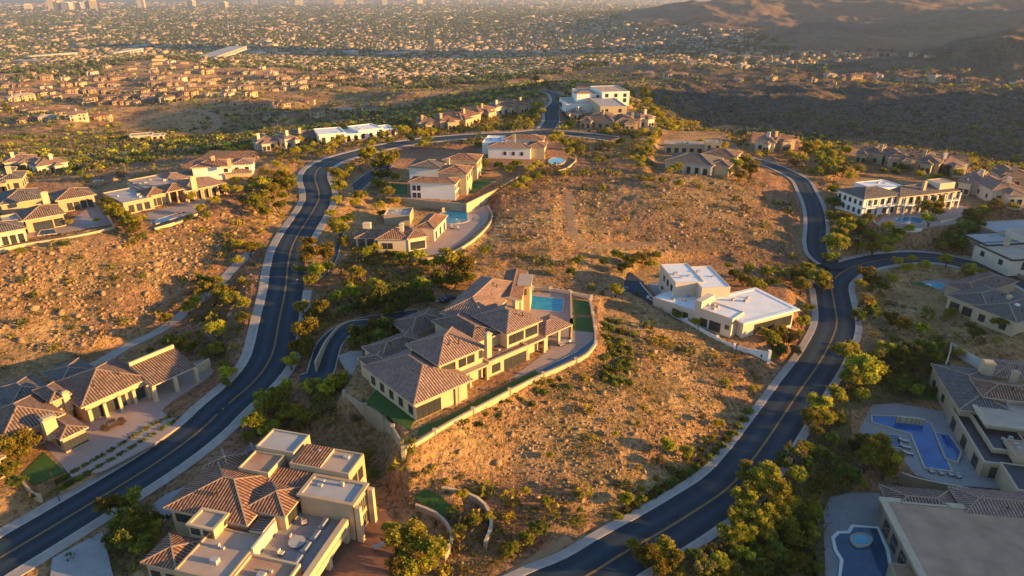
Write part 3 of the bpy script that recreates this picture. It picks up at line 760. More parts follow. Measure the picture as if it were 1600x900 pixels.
def pool(label, pxpts, z, m='water', cop=.5, deckm='trim_light', smooth_=False, cat='pool', name='swimming_pool'):
    P = [at(a, b, z) for a, b in pxpts]
    if smooth_:
        n = len(P); Q = P+P[:3]; out = []
        for i in range(n):
            a, b, c, d = P[(i-1) % n], P[i], P[(i+1) % n], P[(i+2) % n]
            for k in range(6): t = k/6; out.append(.5*((2*b)+(c-a)*t+(2*a-5*b+4*c-d)*t*t+(3*b-a-3*c+d)*t**3))
        P = out
    A = sum(P[i].x*P[(i+1) % len(P)].y-P[(i+1) % len(P)].x*P[i].y for i in range(len(P)))
    if A < 0: P = P[::-1]
    c = sum(P, Vector())/len(P); root = bpy.data.objects.new(name, None); COL.objects.link(root); root.location = (c.x, c.y, z); prop(root, label, cat)
    L = [(p-c) for p in P]; n = len(L); O = []
    for i in range(n):
        e1 = (L[i]-L[i-1]).normalized(); e2 = (L[(i+1) % n]-L[i]).normalized(); nn = (Vector((e1.y, -e1.x, 0))+Vector((e2.y, -e2.x, 0))).normalized()
        O.append(L[i]+nn*cop)
    w = MB(); w.face([(p.x, p.y, .06) for p in L]); w.build('water', m, root)
    k = MB()
    for i in range(n):
        j = (i+1) % n; k.face([(L[i].x, L[i].y, .14), (O[i].x, O[i].y, .14), (O[j].x, O[j].y, .14), (L[j].x, L[j].y, .14)])
        k.face([(O[i].x, O[i].y, -.3), (O[j].x, O[j].y, -.3), (O[j].x, O[j].y, .14), (O[i].x, O[i].y, .14)]); k.face([(L[j].x, L[j].y, .0), (L[i].x, L[i].y, .0), (L[i].x, L[i].y, .14), (L[j].x, L[j].y, .14)])
    k.build('coping', deckm, root); return root

# ============================================================ the individual houses
# --- large house on the left with the covered drive-through
h = House('tile_roof_house', 'low tan house with ribbed brown tile roofs and a columned drive-through beside the left road', 'house', (160,640), 1.3, 55)
w = h.hip(h.ab((127,638),(235,589),4.4,15), 4.4, 'tile_brown', 'stucco_tan', .42, .9)
h.block((w[0]-.1, w[1]+.1, w[2]-.55, w[2]-.05), 3.1, 4.0, 'stucco_sand', 'beam')
h.win(w, 'f', 4, 1.7, .2, 2.5, .10, .62, 'trim_dark', True, 2); h.win(w, 'r', 2, 1.6, .8, 1.6); h.win(w, 'f', 1, 1.6, .1, 2.5, .8, .95, 'trim_dark', True, 2)
h.cols((w[0], w[1], w[2]-1.2, w[3]), 'f', 5, 3.3, 'stucco_sand', .6)
r = h.ab((238,604),(306,572),3.9,8); w = h.hip(r, 3.9, 'tile_brown', 'stucco_tan', .45, .5, kind='shed', walls=False)
h.cols(r, 'f', 3, 3.6, 'stucco_sand', .8); h.cols(r, 'b', 3, 3.6, 'stucco_sand', .8); h.block((r[0], r[1], r[3]+.003, r[3]+.5), 3.0, 6.9, 'stucco_sand')
h.hip(h.ab((76,628),(114,616),5.6,8), 5.6, 'tile_brown', 'stucco_tan', .35, .6)
w = h.hip(h.ab((0,690),(103,646),4.6,13), 4.6, 'tile_brown', 'stucco_tan', .45, .9); h.win(w, 'f', 3, 1.6, .6, 2.0)
w = h.hip(h.ab((94,688),(138,667),3.6,10), 3.6, 'tile_brown', 'stucco_tan', .30, .5); h.win(w, 'f', 3, 1.3, .5, 1.9); h.win(w, 'l', 2, 1.3, .9, 1.4)
h.hip(h.ab((-66,760),(0,705),4.4,16), 4.4, 'tile_brown', 'stucco_tan', .4, .8)
h.hip(h.ab((20,640),(80,604),3.7,11), 3.7, 'tile_grey', 'stucco_tan', .28, .5); h.hip(h.ab((-40,668),(20,632),3.4,10), 3.4, 'tile_grey', 'stucco_tan', .28, .5)
h.hip(h.ab((96,604),(150,575),3.8,9), 3.8, 'tile_grey', 'stucco_tan', .25, .5)
h.chim((73,652), 2, 6.6, 2.2, 1.6); h.chim((100,612), 2, 6.4)
paved('patio', 'pinkish paved forecourt in front of the drive-through house', [(112,745),(68,695),(140,650),(240,590),(318,560),(352,600),(344,622),(300,652),(240,694),(160,735)], 1.33, 'paver_pink', .3)
paved('lawn', 'small square lawn beside the forecourt', [(32,742),(68,706),(100,736),(52,757)], 1.36, 'lawn', .2)
struct(polymb([(94,768),(165,729),(240,684),(287,656),(276,645),(235,664),(160,708),(90,748)], .95, 1.4).build('planting_bed', 'dirt'), 'raised planting strip between sidewalk and forecourt')
gwall('low dark-capped planter wall along the forecourt edge', [(94,757),(165,719),(238,674),(280,651)], .95, .3, .3, 'stucco_brown', .5, 'trim_dark')
gwall('cream wing wall ending the forecourt by the sidewalk', [(332,625),(345,610),(353,590)], 1.2, .8, .4, 'stucco_cream', .8)
gwall('stepped low wall beside the square lawn', [(26,742),(50,768),(62,772)], 1.0, .7, .4, 'stucco_tan', .8)
gwall('cream wall stub right of the drive-through house', [(306,572),(326,560)], 1.3, 2.2, .5, 'stucco_sand', .5)
# --- big flat and tile roofed house at the bottom
h = House('terrace_house', 'large cream house with stepped flat roofs and a sunken roof terrace at the bottom', 'house', (420,800), -.3, -15)
u = h.flat((-4.8,2.7,5.5,11), 9.0, 'flat_grey', 'stucco_tan', .28, t=.3, edge='trim_light'); h.win(u, 'l', 2, 1.4, 5.6, 1.6, .2, .8)
r = h.flat((3.2,14.4,3.3,9), 8.6, 'flat_tan', 'stucco_tan', .24, t=.3); h.win(r, 'r', 2, 1.5, 4.6, 2.2, .15, .85); h.win(r, 'r', 2, 1.5, 1.0, 2.2, .15, .85)
h.hip((3.6,8.9,3.75,8.6), 8.62, 'tile_terracotta', 'stucco_sand', .10, .1, walls=False, kind='shed', axis='x')
r = h.flat((8.3,17.8,-2.2,2.8), 7.7, 'flat_grey', 'stucco_tan', .26, t=.3, over=.35); h.win(r, 'r', 2, 1.9, .4, 2.4, .1, .9, 'trim_light', True, 3); h.win(r, 'r', 2, 1.9, 3.7, 2.4, .1, .9, 'trim_light', False, 3); rf3 = r
h.block((r[1]+.36, r[1]+1.3, r[2]-.2, r[2]+.6), -1, 7.1, 'stucco_sand', 'column'); h.block((r[1]+.36, r[1]+1.3, r[3]-.6, r[3]+.2), -1, 7.1, 'stucco_sand', 'column')
h.hip((1.1,8.25,-.9,3.25), 7.1, 'tile_terracotta', 'stucco_sand', .2, .1, kind='shed')
r = h.hip((-12.2,3.4,-9.5,4), 6.3, 'tile_terracotta', 'stucco_tan', .34, .7); h.win(r, 'l', 3, 1.4, 3.6, 1.5); h.win(r, 'f', 3, 1.4, 3.4, 1.5, .05, .4)
r = h.hip((.8,8.4,-6.7,.9), 6.75, 'tile_terracotta', 'stucco_sand', .34, .5); h.win(r, 'r', 3, 1.5, 3.8, 2.0, .1, .9)
h.hip((-12.5,-7,.5,6), 6.6, 'tile_terracotta', 'stucco_tan', .3, .5); h.hip((-9,-4.9,5.5,9.5), 6.0, 'tile_grey', 'stucco_sand', .2, .3)
h.flat((-4.8,1,.3,5.4), 8.3, 'flat_pink', 'stucco_sand', .3)
r = h.flat((-5.4,-.8,-12,-8.5), 6.9, 'flat_tan', 'stucco_sand', .3, over=.25); h.win(r, 'f', 2, 1.5, 5.0, 1.1)
r = h.flat((-2.6,6.1,-19,-9.7), 5.1, 'flat_tan', 'stucco_tan', .26, t=.28); h.win(r, 'f', 3, 1.5, 1.2, 1.8)
r = h.hip((-9.2,-2.8,-18.5,-12.2), 4.3, 'tile_terracotta', 'stucco_tan', .3, .5); h.win(r, 'f', 2, 1.5, 1.0, 1.5)
h.hip((3.6,6.15,-9.65,-6.3), 5.6, 'tile_grey', 'stucco_sand', .18, .1, kind='shed', axis='y')
h.flat((6.15,14.6,-20,-13.0), 4.9, 'flat_pink', 'stucco_sand', .4, t=.35)
# sunken terrace with its long parapet
T = (8.05,16.9,-12.9,-2.25)
h.block((6.2,T[1],T[2],T[3]), 3.2, 3.5, 'paver_pale', 'terrace_floor'); h.block((6.2,6.6,T[2]-.05,-6.75), 3.51, 5.7, 'stucco_cream', 'parapet'); h.block((T[1]-1.0, T[1], T[2]-3, T[3]), 2.1, 4.6, 'stucco_sand', 'parapet')
h.block((T[1]-1.35, T[1]-1.05, T[2], T[3]), 3.51, 4.3, 'stucco_brown', 'planter')
for k in range(3):
    y = T[2]-2.5+(T[3]-T[2]+2.5)*(.04+.44*k); h.block((T[1]-.85, T[1]-.1, y, y+.9), -1, 2.09, 'stucco_sand', 'column')
h.block((6.2, T[1]-2.2, T[2], T[3]), -1, 3.19, 'stucco_brown', 'wall'); TERR = (h, T)
paved('patio', 'reddish wood-toned patio beside the terrace house', [(500,905),(560,795),(604,800),(640,850),(610,905)], -.2, 'wood_deck', .4)
paved('driveway', 'grey stone paver driveway at the bottom left corner', [(78,905),(82,872),(160,830),(178,905)], .06, 'paver_grey', .3)
paved('driveway', 'grey paver strip between road and terrace house', [(222,800),(300,742),(318,760),(268,800),(232,850)], .05, 'paver_grey', .3)
struct(polymb_w([(647,777),(665,766),(690,777),(714,801),(700,809),(670,799)], .14).build('lawn', 'lawn'), 'small green putting lawn right of the terrace house')
gwall('inner curved stone wall beside the putting lawn', [(650,795),(680,806),(700,826),(706,852),(694,876)], 1, .9, .5, 'stone_wall', 1, 'trim_light', follow=True); gwall('outer curved stone wall sweeping round the putting lawn', [(690,764),(730,775),(758,796),(768,826),(758,856)], 1, .9, .5, 'stone_wall', 1, 'trim_light', follow=True)
# --- central mansion
h = House('hillside_mansion', 'two-storey mansion with long brown tile roofs on the walled central plot', 'house', (700,590), 8.0, 41)
w = h.hip(h.ab((646,633),(740,593),4.4,19), 4.4, 'tile_pink', 'stucco_sand', .42, .9); h.win(w, 'f', 4, 1.5, .2, 2.7, .02, .46, 'trim_dark', True, 2); h.win(w, 'l', 5, 1.3, .9, 1.7)
h.cols((w[0]+9, w[1]-2, w[2]-.4, w[3]), 'f', 3, 4.0, 'stucco_sand', .6)
h.hip(h.ab((598,566),(668,533),4.0,8), 4.0, 'tile_brown', 'stucco_sand', .33, .5); h.hip(h.ab((612,600),(640,575),4.1,12), 4.1, 'tile_brown', 'stucco_sand', .3, .4)
w = h.hip(h.ab((642,524),(706,500),3.9,9), 3.9, 'tile_brown', 'stucco_sand', .3, .5); h.win(w, 'l', 2, 2.4, .1, 2.3, door=True)
w = h.hip(h.ab((686,573),(760,541),7.3,12), 7.3, 'tile_pink', 'stucco_sand', .42, .7); h.win(w, 'f', 2, 1.6, 4.6, 1.7, .05, .35); h.win(w, 'f', 2, 1.7, 4.6, 1.7, .42, .82)
h.slab(h.ab((706,594),(764,569),3.6,4.5), 3.6, .35, 'flat_tan', 'stucco_sand', 'balcony'); h.cols(h.ab((706,594),(764,569),3.6,4.5), 'f', 3, 3.2, 'stucco_sand', .5)
w = h.hip(h.ab((790,522),(850,501),7.6,12), 7.6, 'tile_pink', 'stucco_sand', .40, .7); h.win(w, 'f', 3, 1.5, 4.5, 2.0, .08, .5); h.win(w, 'f', 2, 1.8, 4.5, 2.0, .6, .95); h.win(w, 'r', 2, 1.4, 4.6, 1.6)
w = h.flat(h.ab((762,563),(826,540),3.9,7.5), 3.9, 'tile_pink', 'stucco_sand', .2, over=.3); h.win(w, 'f', 1, 2.1, .7, 1.8, .08, .28, div=3); h.win(w, 'f', 3, 1.9, .1, 2.5, .38, .98, 'trim_dark', True, 2)
r = h.ab((826,541),(852,527),3.6,7); h.slab(r, 3.7, .4, 'tile_pink', 'stucco_sand', 'roof'); h.cols(r, 'f', 2, 3.3, 'stucco_sand', .5)
r = h.ab((853,525),(895,507),3.7,7.5); h.hip(r, 3.7, 'tile_pink', 'stucco_sand', .3, .4, walls=False); h.cols(r, 'f', 3, 3.4, 'stucco_sand', .6); h.cols(r, 'r', 2, 3.4, 'stucco_sand', .6)
h.win(h.block((r[0], r[1]-2, r[3]-1.6, r[3]-.5), 0, 3.4, 'stucco_sand') and (r[0], r[1]-2, r[3]-1.6, r[3]-.5), 'f', 3, 1.6, .1, 2.3, door=True)
w = h.hip(h.ab((740,540),(784,518),6.6,15), 6.6, 'tile_brown', 'stucco_sand', .34, .6)
g = h.sub(68); w = g.hip(g.rect([(714,494),(752,432),(790,470),(812,448)], 6.6), 6.6, 'tile_pink', 'stucco_sand', .45, .7)
g2 = h.sub(-6); w = g2.hip(g2.rect([(787,466),(791,422),(813,424),(816,466)], 7.0), 7.0, 'tile_terracotta', 'stucco_sand', .2, .3, kind='gable', axis='y')
r = g2.rect([(812,445),(828,447),(828,432),(813,430)], 7.2); g2.block(r, 0, 7.2, 'stucco_sand', 'tower'); g2.win(r, 'r', 1, 1.2, 4.8, 1.5); g2.win(r, 'f', 1, 1.2, 4.8, 1.5); g2.slab((r[0]-.3, r[1]+.3, r[2]-.3, r[3]+.3), 7.5, .29, 'flat_tan', 'trim_light')
h.hip(h.ab((712,515),(738,503),5.2,6), 5.2, 'tile_terracotta', 'stucco_sand', .4, .4, kind='gable'); h.chim((762,520), 5, 10.6); h.chim((806,470), 4, 10)
struct(polymb([(812,490),(812,458),(892,455),(893,492),(928,520),(927,540),(905,553),(868,570),(830,590),(800,590),(860,545),(848,520)], 8.03, .3).build('patio', 'paver_pink'), 'pink stone pool deck and terrace of the central mansion')
pool('turquoise rectangular pool behind the central mansion', [(822,483),(826,462),(881,468),(878,488)], 8.05, 'water', .4)
paved('lawn', 'two lawn panels split by a pale strip beside the pool deck', [(895,491),(895,467),(920,471),(923,492)], 8.07, 'lawn', .1); paved('lawn', 'lower lawn panel on the right side of the pool deck', [(895,516),(895,495),(923,496),(926,519)], 8.07, 'lawn', .1)
paved('lawn', 'narrow lawn strip inside the retaining wall', [(655,668),(700,650),(760,617),(812,590),(836,578),(842,584),(800,607),(740,636),(690,662),(652,682)], 8.05, 'lawn', .1)
paved('lawn', 'shaded lawn left of the mansion front wing', [(572,628),(590,606),(648,655),(640,672)], 8.04, 'lawn', .1)
pool('narrow lap pool curving along the mansion wall', [(842,580),(868,567),(900,551),(918,538),(928,530),(929,538),(910,553),(875,570),(848,583)], 8.06, 'water_dark', .15, name='lap_pool')
paved('driveway', 'grey concrete motor court at the mansion garage', [(528,556),(548,548),(588,548),(594,566),(578,592),(545,585)], 7.2, 'concrete', .6)
gwall('cream retaining wall running along the front of the mansion plot', [(630,699),(652,689),(700,660),(760,628),(830,592),(880,570),(915,553),(931,535)], 7.9, .8, .5, 'stucco_sand', 3.5, 'trim_light', piers=7)
gwall('cream garden wall with piers beside the mansion lawns', [(931,535),(929,505),(922,468)], 8.0, .8, .4, 'stucco_cream', 1.6, piers=4); gwall('low white wall dividing the mansion pool from its lawns', [(893,500),(892,456)], 8.0, .9, .4, 'stucco_cream', .8, piers=3)
gwall('low cream wall behind the mansion pool', [(832,448),(860,450),(890,455),(924,463)], 8.0, .9, .35, 'stucco_cream', 1.0, piers=4)
gwall('tan boundary wall dropping along the left of the mansion plot', [(538,616),(565,643),(600,671),(628,699)], 5.5, 1.3, .4, 'stucco_tan', 1, piers=5, follow=True)
gwall('curved pale kerb wall around the mansion drive', [(492,565),(512,528),(540,503),(590,497),(625,488),(662,472),(720,469)], 7.7, .5, .35, 'stucco_tan', 1.0)
# --- houses above the mansion
h = House('white_villa', 'tall pinkish-white villa with stacked tile roofs above the round pool', 'house', (690,300), 12.7, -8)
w = h.hip(h.ab((637,284),(713,287),6.2,8), 6.2, 'tile_terracotta', 'stucco_white', .25, .7); h.win(w, 'f', 2, 1.1, 3.0, 1.7, .03, .24); h.win(w, 'f', 2, 1.1, .3, 1.7, .03, .24); h.win(w, 'r', 3, 1.3, 3.2, 1.6); h.win(w, 'r', 3, 1.3, .3, 2.0)
w = h.hip(h.ab((680,272),(732,270),8.2,12), 8.2, 'tile_terracotta', 'stucco_sand', .3, .6); h.win(w, 'r', 3, 1.3, 5.2, 1.6); h.win(w, 'l', 2, 1.2, 6.3, 1.0)
w = h.hip(h.ab((635,262),(690,262),6.4,14), 6.4, 'tile_grey', 'stucco_white', .22, .6)
w = h.hip(h.ab((690,250),(747,252),7.6,12), 7.6, 'tile_terracotta', 'stucco_sand', .25, .6); h.win(w, 'r', 3, 1.4, 4.3, 1.8); h.win(w, 'f', 2, 1.3, 4.4, 1.6, .6, .95); h.chim((700,248), 6, 10.4)
gwall('long golden retaining wall right of the white villa', [(728,318),(755,305),(785,290),(812,274)], 12.7, 1.0, .6, 'stucco_sand', 4.0); gwall('grey stone wall under the white villa', [(628,309),(680,314),(728,318)], 12.5, .7, .5, 'stucco_tan', 3.0)
paved('lawn', 'green yard right of the white villa', [(722,300),(745,280),(775,280),(740,303)], 12.74, 'lawn', .1); paved('lawn', 'dark shaded yard left of the white villa', [(606,302),(612,288),(636,288),(636,304)], 12.74, 'lawn', .1)
h = House('pool_house_villa', 'orange tile-roofed single-storey house beside the round pool', 'house', (630,380), 10.2, 0)
w = h.hip(h.ab((586,374),(640,374),4.0,11), 4.0, 'tile_terracotta', 'stucco_cream', .35, .6); h.win(w, 'f', 2, 1.3, .8, 1.7, .12, .5)
g = h.sub(27); w = g.hip(g.ab((636,374),(669,368),4.2,11), 4.2, 'tile_terracotta', 'stucco_cream', .35, .6); g.win(w, 'f', 3, 1.3, .4, 2.3, .1, .95, door=True)
g = h.sub(-12); w = g.hip(g.ab((640,363),(686,352),4.2,14), 4.4, 'tile_terracotta', 'stucco_cream', .38, .6); g.win(w, 'r', 3, 1.5, .3, 2.3, door=True)
w = h.hip(h.ab((553,372),(588,372),3.4,9), 3.4, 'tile_terracotta', 'stucco_cream', .25, .4, walls=False); h.cols(w, 'f', 3, 3.1, 'stucco_cream', .5); h.block((w[0], w[1], w[3]-3, w[3]), -.5, 3.1, 'stucco_brown')
h.flat([(604,336),(606,324),(640,324),(640,336)], 3.6, 'flat_grey', 'stucco_tan'); h.chim((573,348), 2, 5.6, 2.4, 1.4, 'stucco_cream'); h.chim((627,349), 4, 7.4, 1.2, 1.2, 'stucco_cream')
struct(polymb([(672,360),(690,326),(735,318),(766,322),(762,345),(725,378),(690,396),(650,400),(640,388)], 10.23, .3).build('patio', 'paver_pink'), 'sand-coloured pool terrace of the orange-roofed house')
pool('round turquoise pool on the terrace behind the orange-roofed house', [(684,342),(690,333),(708,330),(727,332),(735,338),(731,345),(716,349),(697,349)], 10.25, 'water', .5, smooth_=True)
gwall('curved golden retaining wall below the round pool', [(640,399),(668,402),(700,396),(735,377),(762,352),(769,335),(762,320)], 10.2, .7, .5, 'stucco_sand', 3.2); gwall('brown wall above the round pool', [(690,325),(725,316),(752,316)], 10.2, 1.6, .4, 'stucco_brown', .5)
h = House('white_villa', 'white villa with terracotta roofs and a lit right facade behind the bare hilltop', 'house', (800,240), 14.6, -8)
w = h.hip(h.ab((761,229),(830,232),5.0,9), 5.0, 'tile_pink', 'stucco_white', .28, .5); h.win(w, 'f', 3, 1.1, 1.6, 1.4, .3, .9)
w = h.hip(h.ab((786,218),(850,218),6.4,9), 6.4, 'tile_terracotta', 'stucco_white', .28, .5); h.win(w, 'r', 2, 1.3, 3.4, 1.6); h.win(w, 'f', 3, 1.2, 3.8, 1.4, .4, .95)
w = h.hip(h.ab((824,230),(853,228),5.4,10), 5.4, 'tile_terracotta', 'stucco_sand', .28, .5); h.win(w, 'r', 3, 1.3, .5, 2.2, door=True); h.flat([(760,222),(762,212),(785,212),(785,222)], 5.4, 'flat_white', 'stucco_white'); h.chim((803,210), 4, 9.5)
pool('pale oval pool right of the white hilltop villa', [(858,252),(864,247),(876,247),(882,251),(876,256),(864,257)], 14.7, 'water_pale', .5, smooth_=True)
gwall('curved golden wall around the oval pool', [(868,267),(885,262),(898,252),(900,245)], 14.4, .8, .4, 'stucco_sand', 2.6)
# --- left hillside houses
h = House('tile_roof_house', 'grey-brown hip-roofed house at the left edge above the golden slope', 'house', (90,350), 17.6, 42)
w = h.hip(h.ab((34,344),(104,334),4.0,12), 4.0, 'tile_brown', 'stucco_tan', .38, .7); h.win(w, 'f', 2, 2.6, .2, 2.4, .2, .65, door=True, div=3); h.win(w, 'f', 2, 1.1, .4, 2.2, .72, .98, door=True)
w = h.hip(h.ab((92,320),(144,298),4.2,11), 4.2, 'tile_brown', 'stucco_tan', .36, .7); h.win(w, 'f', 4, 1.4, .3, 2.3, .2, .95, door=True)
w = h.hip(h.ab((-40,385),(33,345),4.2,10), 4.2, 'tile_grey', 'stucco_cream', .36, .6); h.win(w, 'f', 3, 1.2, .4, 2.3, .5, .98, door=True)
h.hip(h.ab((0,325),(70,305),4.4,15), 4.4, 'tile_grey', 'stucco_tan', .36, .7); h.hip(h.ab((-60,345),(-5,330),4.0,12), 4.0, 'tile_grey', 'stucco_tan', .3, .7); h.flat([(2,342),(6,336),(30,338),(28,346)], 4.6, 'flat_grey', 'stucco_tan'); h.chim((68,300), 5, 8.6, 1.8)
gwall('long golden retaining wall under the left edge house', [(-20,392),(40,380),(100,371),(150,361),(178,354)], 17.3, 1.1, .5, 'stucco_sand', 3, step=3)
paved('patio', 'paved rear terrace of the left edge house', [(36,372),(60,352),(110,345),(145,318),(158,322),(176,350),(100,363)], 17.64, 'paver_pink', .2); pool('small plunge pool on the left edge house terrace', [(60,368),(64,360),(84,358),(88,365)], 17.7, 'water_dark', .4)
paved('patio', 'upper terrace paving behind the left edge house', [(118,352),(125,342),(150,340),(158,350)], 17.7, 'paver_grey', .1)
gwall('stone side wall of the left edge terrace', [(178,353),(166,332),(155,312)], 17.4, 1.3, .4, 'stucco_tan', 2)
h = House('tile_roof_house', 'orange tile-roofed house with a covered porch on the left ridge', 'house', (250,320), 16.6, 48)
w = h.flat([(176,298),(206,293),(228,307),(192,317)], 4.0, 'flat_grey', 'stucco_tan', .3); h.win(w, 'f', 3, 1.5, .5, 2.2, .1, .9)
w = h.hip(h.ab((231,308),(264,299),4.0,9), 4.0, 'tile_terracotta', 'stucco_tan', .36, .6); h.win(w, 'f', 3, 1.3, .3, 2.3, .1, .9, door=True); h.win(w, 'l', 1, 1.5, .3, 2.3)
w = h.hip(h.ab((262,301),(292,293),4.4,9), 4.4, 'tile_terracotta', 'stucco_tan', .36, .6, walls=False); h.cols(w, 'f', 3, 4.0)
w = h.hip(h.ab((288,300),(352,285),3.8,13), 3.8, 'tile_pink', 'stucco_tan', .33, .6); h.win(w, 'f', 5, 1.8, .2, 2.5, .02, .98, door=True); h.cols((w[0], w[1], w[2]-1.5, w[3]), 'f', 6, 3.4)
h.flat([(214,288),(222,277),(262,277),(258,290)], 4.6, 'flat_tan', 'stucco_tan', .3); h.flat([(206,290),(212,284),(230,288),(226,294)], 4.3, 'flat_grey', 'stucco_tan', .2); h.chim((300,276), 4, 8.4, 1.8)
w = h.hip(h.ab((255,284),(300,278),3.9,11), 3.9, 'tile_pink', 'stucco_tan', .3, .5)
gwall('bright retaining wall under the porch house', [(241,356),(275,346),(308,333)], 16.4, 1.0, .5, 'stucco_sand', 3)
paved('patio', 'grey paved yard of the porch house', [(236,350),(228,332),(262,324),(300,315),(330,306),(306,332),(270,344)], 16.65, 'paver_pink', .1); pool('long lap pool at the edge of the porch house yard', [(244,350),(242,344),(286,331),(296,334)], 16.7, 'water_dark', .3, name='lap_pool')
h = House('tile_roof_house', 'two-tier cream house with terracotta roofs behind the porch house', 'house', (340,262), 15.5, 14)
w = h.hip(h.ab((296,263),(362,258),6.4,11), 6.4, 'tile_terracotta', 'stucco_white', .26, .6); h.win(w, 'f', 1, 1.2, 4, 1.2, .8, .95); w = h.hip(h.ab((358,258),(395,256),6.0,10), 6.0, 'tile_pink', 'stucco_white', .26, .6); h.win(w, 'f', 2, 1.2, 3.4, 1.4)
w = h.hip(h.ab((274,270),(350,278),3.2,9), 3.2, 'tile_grey', 'stucco_sand', .2, .4); w = h.hip(h.ab((348,274),(394,268),3.4,9), 3.4, 'tile_pink', 'stucco_sand', .24, .4); h.win(w, 'r', 3, 1.2, .5, 2); h.chim((357,248), 6, 9.6); h.chim((332,244), 6, 9.2)
h = House('flat_shed', 'low building with a pale blue-white metal roof behind the porch house', 'outbuilding', (170,290), 10, 20)
h.hip(h.ab((138,292),(170,292),3.4,12), 3.4, 'flat_white', 'stucco_white', .2, .3); h.hip(h.ab((172,290),(204,287),3.4,12), 3.4, 'flat_white', 'stucco_white', .2, .3)
# --- white modern house
h = House('modern_white_house', 'sprawling modern cream house with flat white roofs inside the right road bend', 'house', (1110,490), 4.0, 6)
w = h.flat([(1037,414),(1074,411),(1090,436),(1056,442)], 7.6, 'flat_white', 'stucco_cream', .18, t=.25); h.win(w, 'l', 3, 1.3, 4.2, 1.6, .1, .8); h.win(w, 'l', 2, 1.3, 1.2, 1.6, .1, .5)
w = h.flat([(1080,417),(1109,415),(1136,447),(1097,450)], 7.4, 'flat_white', 'stucco_cream', .18, t=.25)
g = h.sub(-45); w = g.flat([(1088,479),(1106,470),(1163,487),(1147,497)], 5.2, 'flat_white', 'stucco_cream', .2, t=.25); g.win(w, 'f', 2, 1.1, .6, 2.0, .1, .35); g.win(w, 'f', 2, 1.5, .4, 2.4, .42, .7, door=True); g.win(w, 'f', 1, 1.0, 2.0, 1.0, .82, .95)
w = g.flat([(1035,462),(1048,450),(1092,462),(1088,487)], 3.6, 'flat_white', 'stucco_cream', .15, t=.25); g.win(w, 'f', 2, 1.2, .8, 1.5, .4, .9); g.block(g.rect([(1097,472),(1103,466),(1108,458),(1099,462)], 7), -1, 7.0, 'stucco_cream')
g = h.sub(26); w = g.flat(g.ab((1166,504),(1238,480),4.6,13.5), 4.6, 'flat_white', 'stucco_cream', .12, t=.2, over=.9, edge='flat_white'); g.win(w, 'f', 7, 1.6, .2, 2.6, .22, .97, door=True); g.win(w, 'r', 2, 1.5, .4, 2.2)
h.flat([(1132,468),(1134,459),(1152,458),(1155,468)], 4.2, 'flat_pink', 'stucco_cream', .2)
gwall('white boundary wall with lamp piers curving below the modern white house', [(1012,470),(1045,490),(1090,514),(1130,535),(1165,550),(1200,566)], 3.4, .9, .3, 'stucco_white', 1, piers=8, step=2, follow=True)
gwall('white wall at the left court of the modern white house', [(1000,440),(1012,455),(1030,475)], 4.0, 1.2, .3, 'stucco_white', 1)
paved('driveway', 'dark parking court left of the modern white house', [(950,468),(955,432),(985,425),(1005,440),(1026,475),(1000,486)], 4.9, 'asphalt_blue', .5); paved('patio', 'pale court beside the modern white house', [(1012,445),(1030,440),(1046,462),(1032,470)], 4.1, 'paver_pale', .2)
# --- right-hand houses
h = House('white_villa', 'long two-storey white villa with dark tile roof and balconies behind the oval turquoise pool', 'house', (1400,330), 8.0, 18)
w = h.hip(h.ab((1355,313),(1410,303),6.6,14), 6.6, 'tile_grey', 'stucco_white', .28, .7); h.win(w, 'l', 5, 1.0, 3.8, 1.5); h.win(w, 'l', 5, 1.0, .8, 1.5); h.win(w, 'f', 5, 1.3, 3.8, 1.9, .05, .95, 'trim_dark', True); h.win(w, 'f', 4, 1.4, .3, 2.3, .1, .9, 'trim_dark', True); h.cols((w[0], w[1], w[2]-1.6, w[3]), 'f', 4, 6.2, 'stucco_white', .4); h.block((w[0], w[1], w[2]-1.6, w[2]-.01), 3.1, 3.4, 'stucco_white', 'balcony')
w = h.hip(h.ab((1406,308),(1502,298),6.4,14), 6.4, 'tile_grey', 'stucco_cream', .24, .7); h.win(w, 'f', 8, 1.5, 3.7, 2.0, .02, .98, 'trim_dark', True); h.win(w, 'f', 7, 1.6, .3, 2.4, .05, .98, 'trim_dark', True); h.block((w[0]+1, w[1], w[2]-2, w[2]-.01), 3.1, 3.4, 'stucco_white', 'balcony'); h.cols((w[0]+1, w[1], w[2]-2, w[3]), 'f', 8, 6.0, 'stucco_white', .45)
h.flat([(1352,290),(1362,282),(1392,284),(1398,292)], 8.0, 'flat_white', 'stucco_white', .2); h.flat([(1460,284),(1462,279),(1478,280),(1478,286)], 9.2, 'flat_tan', 'stucco_cream', .2); h.chim((1446,283), 7, 10.4)
struct(polymb([(1370,350),(1385,332),(1440,326),(1500,320),(1525,330),(1500,348),(1440,357)], 8.03, .4).build('patio', 'paver_pink'), 'pool terrace of the long white villa')
pool('oval turquoise pool in front of the long white villa', [(1396,345),(1404,340),(1422,339),(1438,341),(1442,346),(1432,350),(1412,350)], 8.06, 'water', .5, smooth_=True)
gwall('curved white wall around the oval pool terrace of the long villa', [(1362,345),(1380,355),(1410,361),(1440,360)], 6.5, .7, .35, 'stucco_white', 1, follow=True); gwall('pale terrace wall right of the long villa', [(1470,345),(1500,338),(1530,328)], 7.8, 1.0, .4, 'stucco_cream', 2.5)
h = House('modern_white_house', 'pale-walled modern house with layered grey flat roofs at the right edge above the road', 'house', (1570,390), 3.2, 8)
w = h.flat([(1547,390),(1560,378),(1620,385),(1592,405)], 4.0, 'flat_tan', 'stucco_cream', .2, over=.4, edge='trim_dark'); h.win(w, 'f', 2, 2, .4, 2.4, .1, .9, door=True); h.win(w, 'l', 2, 1.4, 1.0, 1.5)
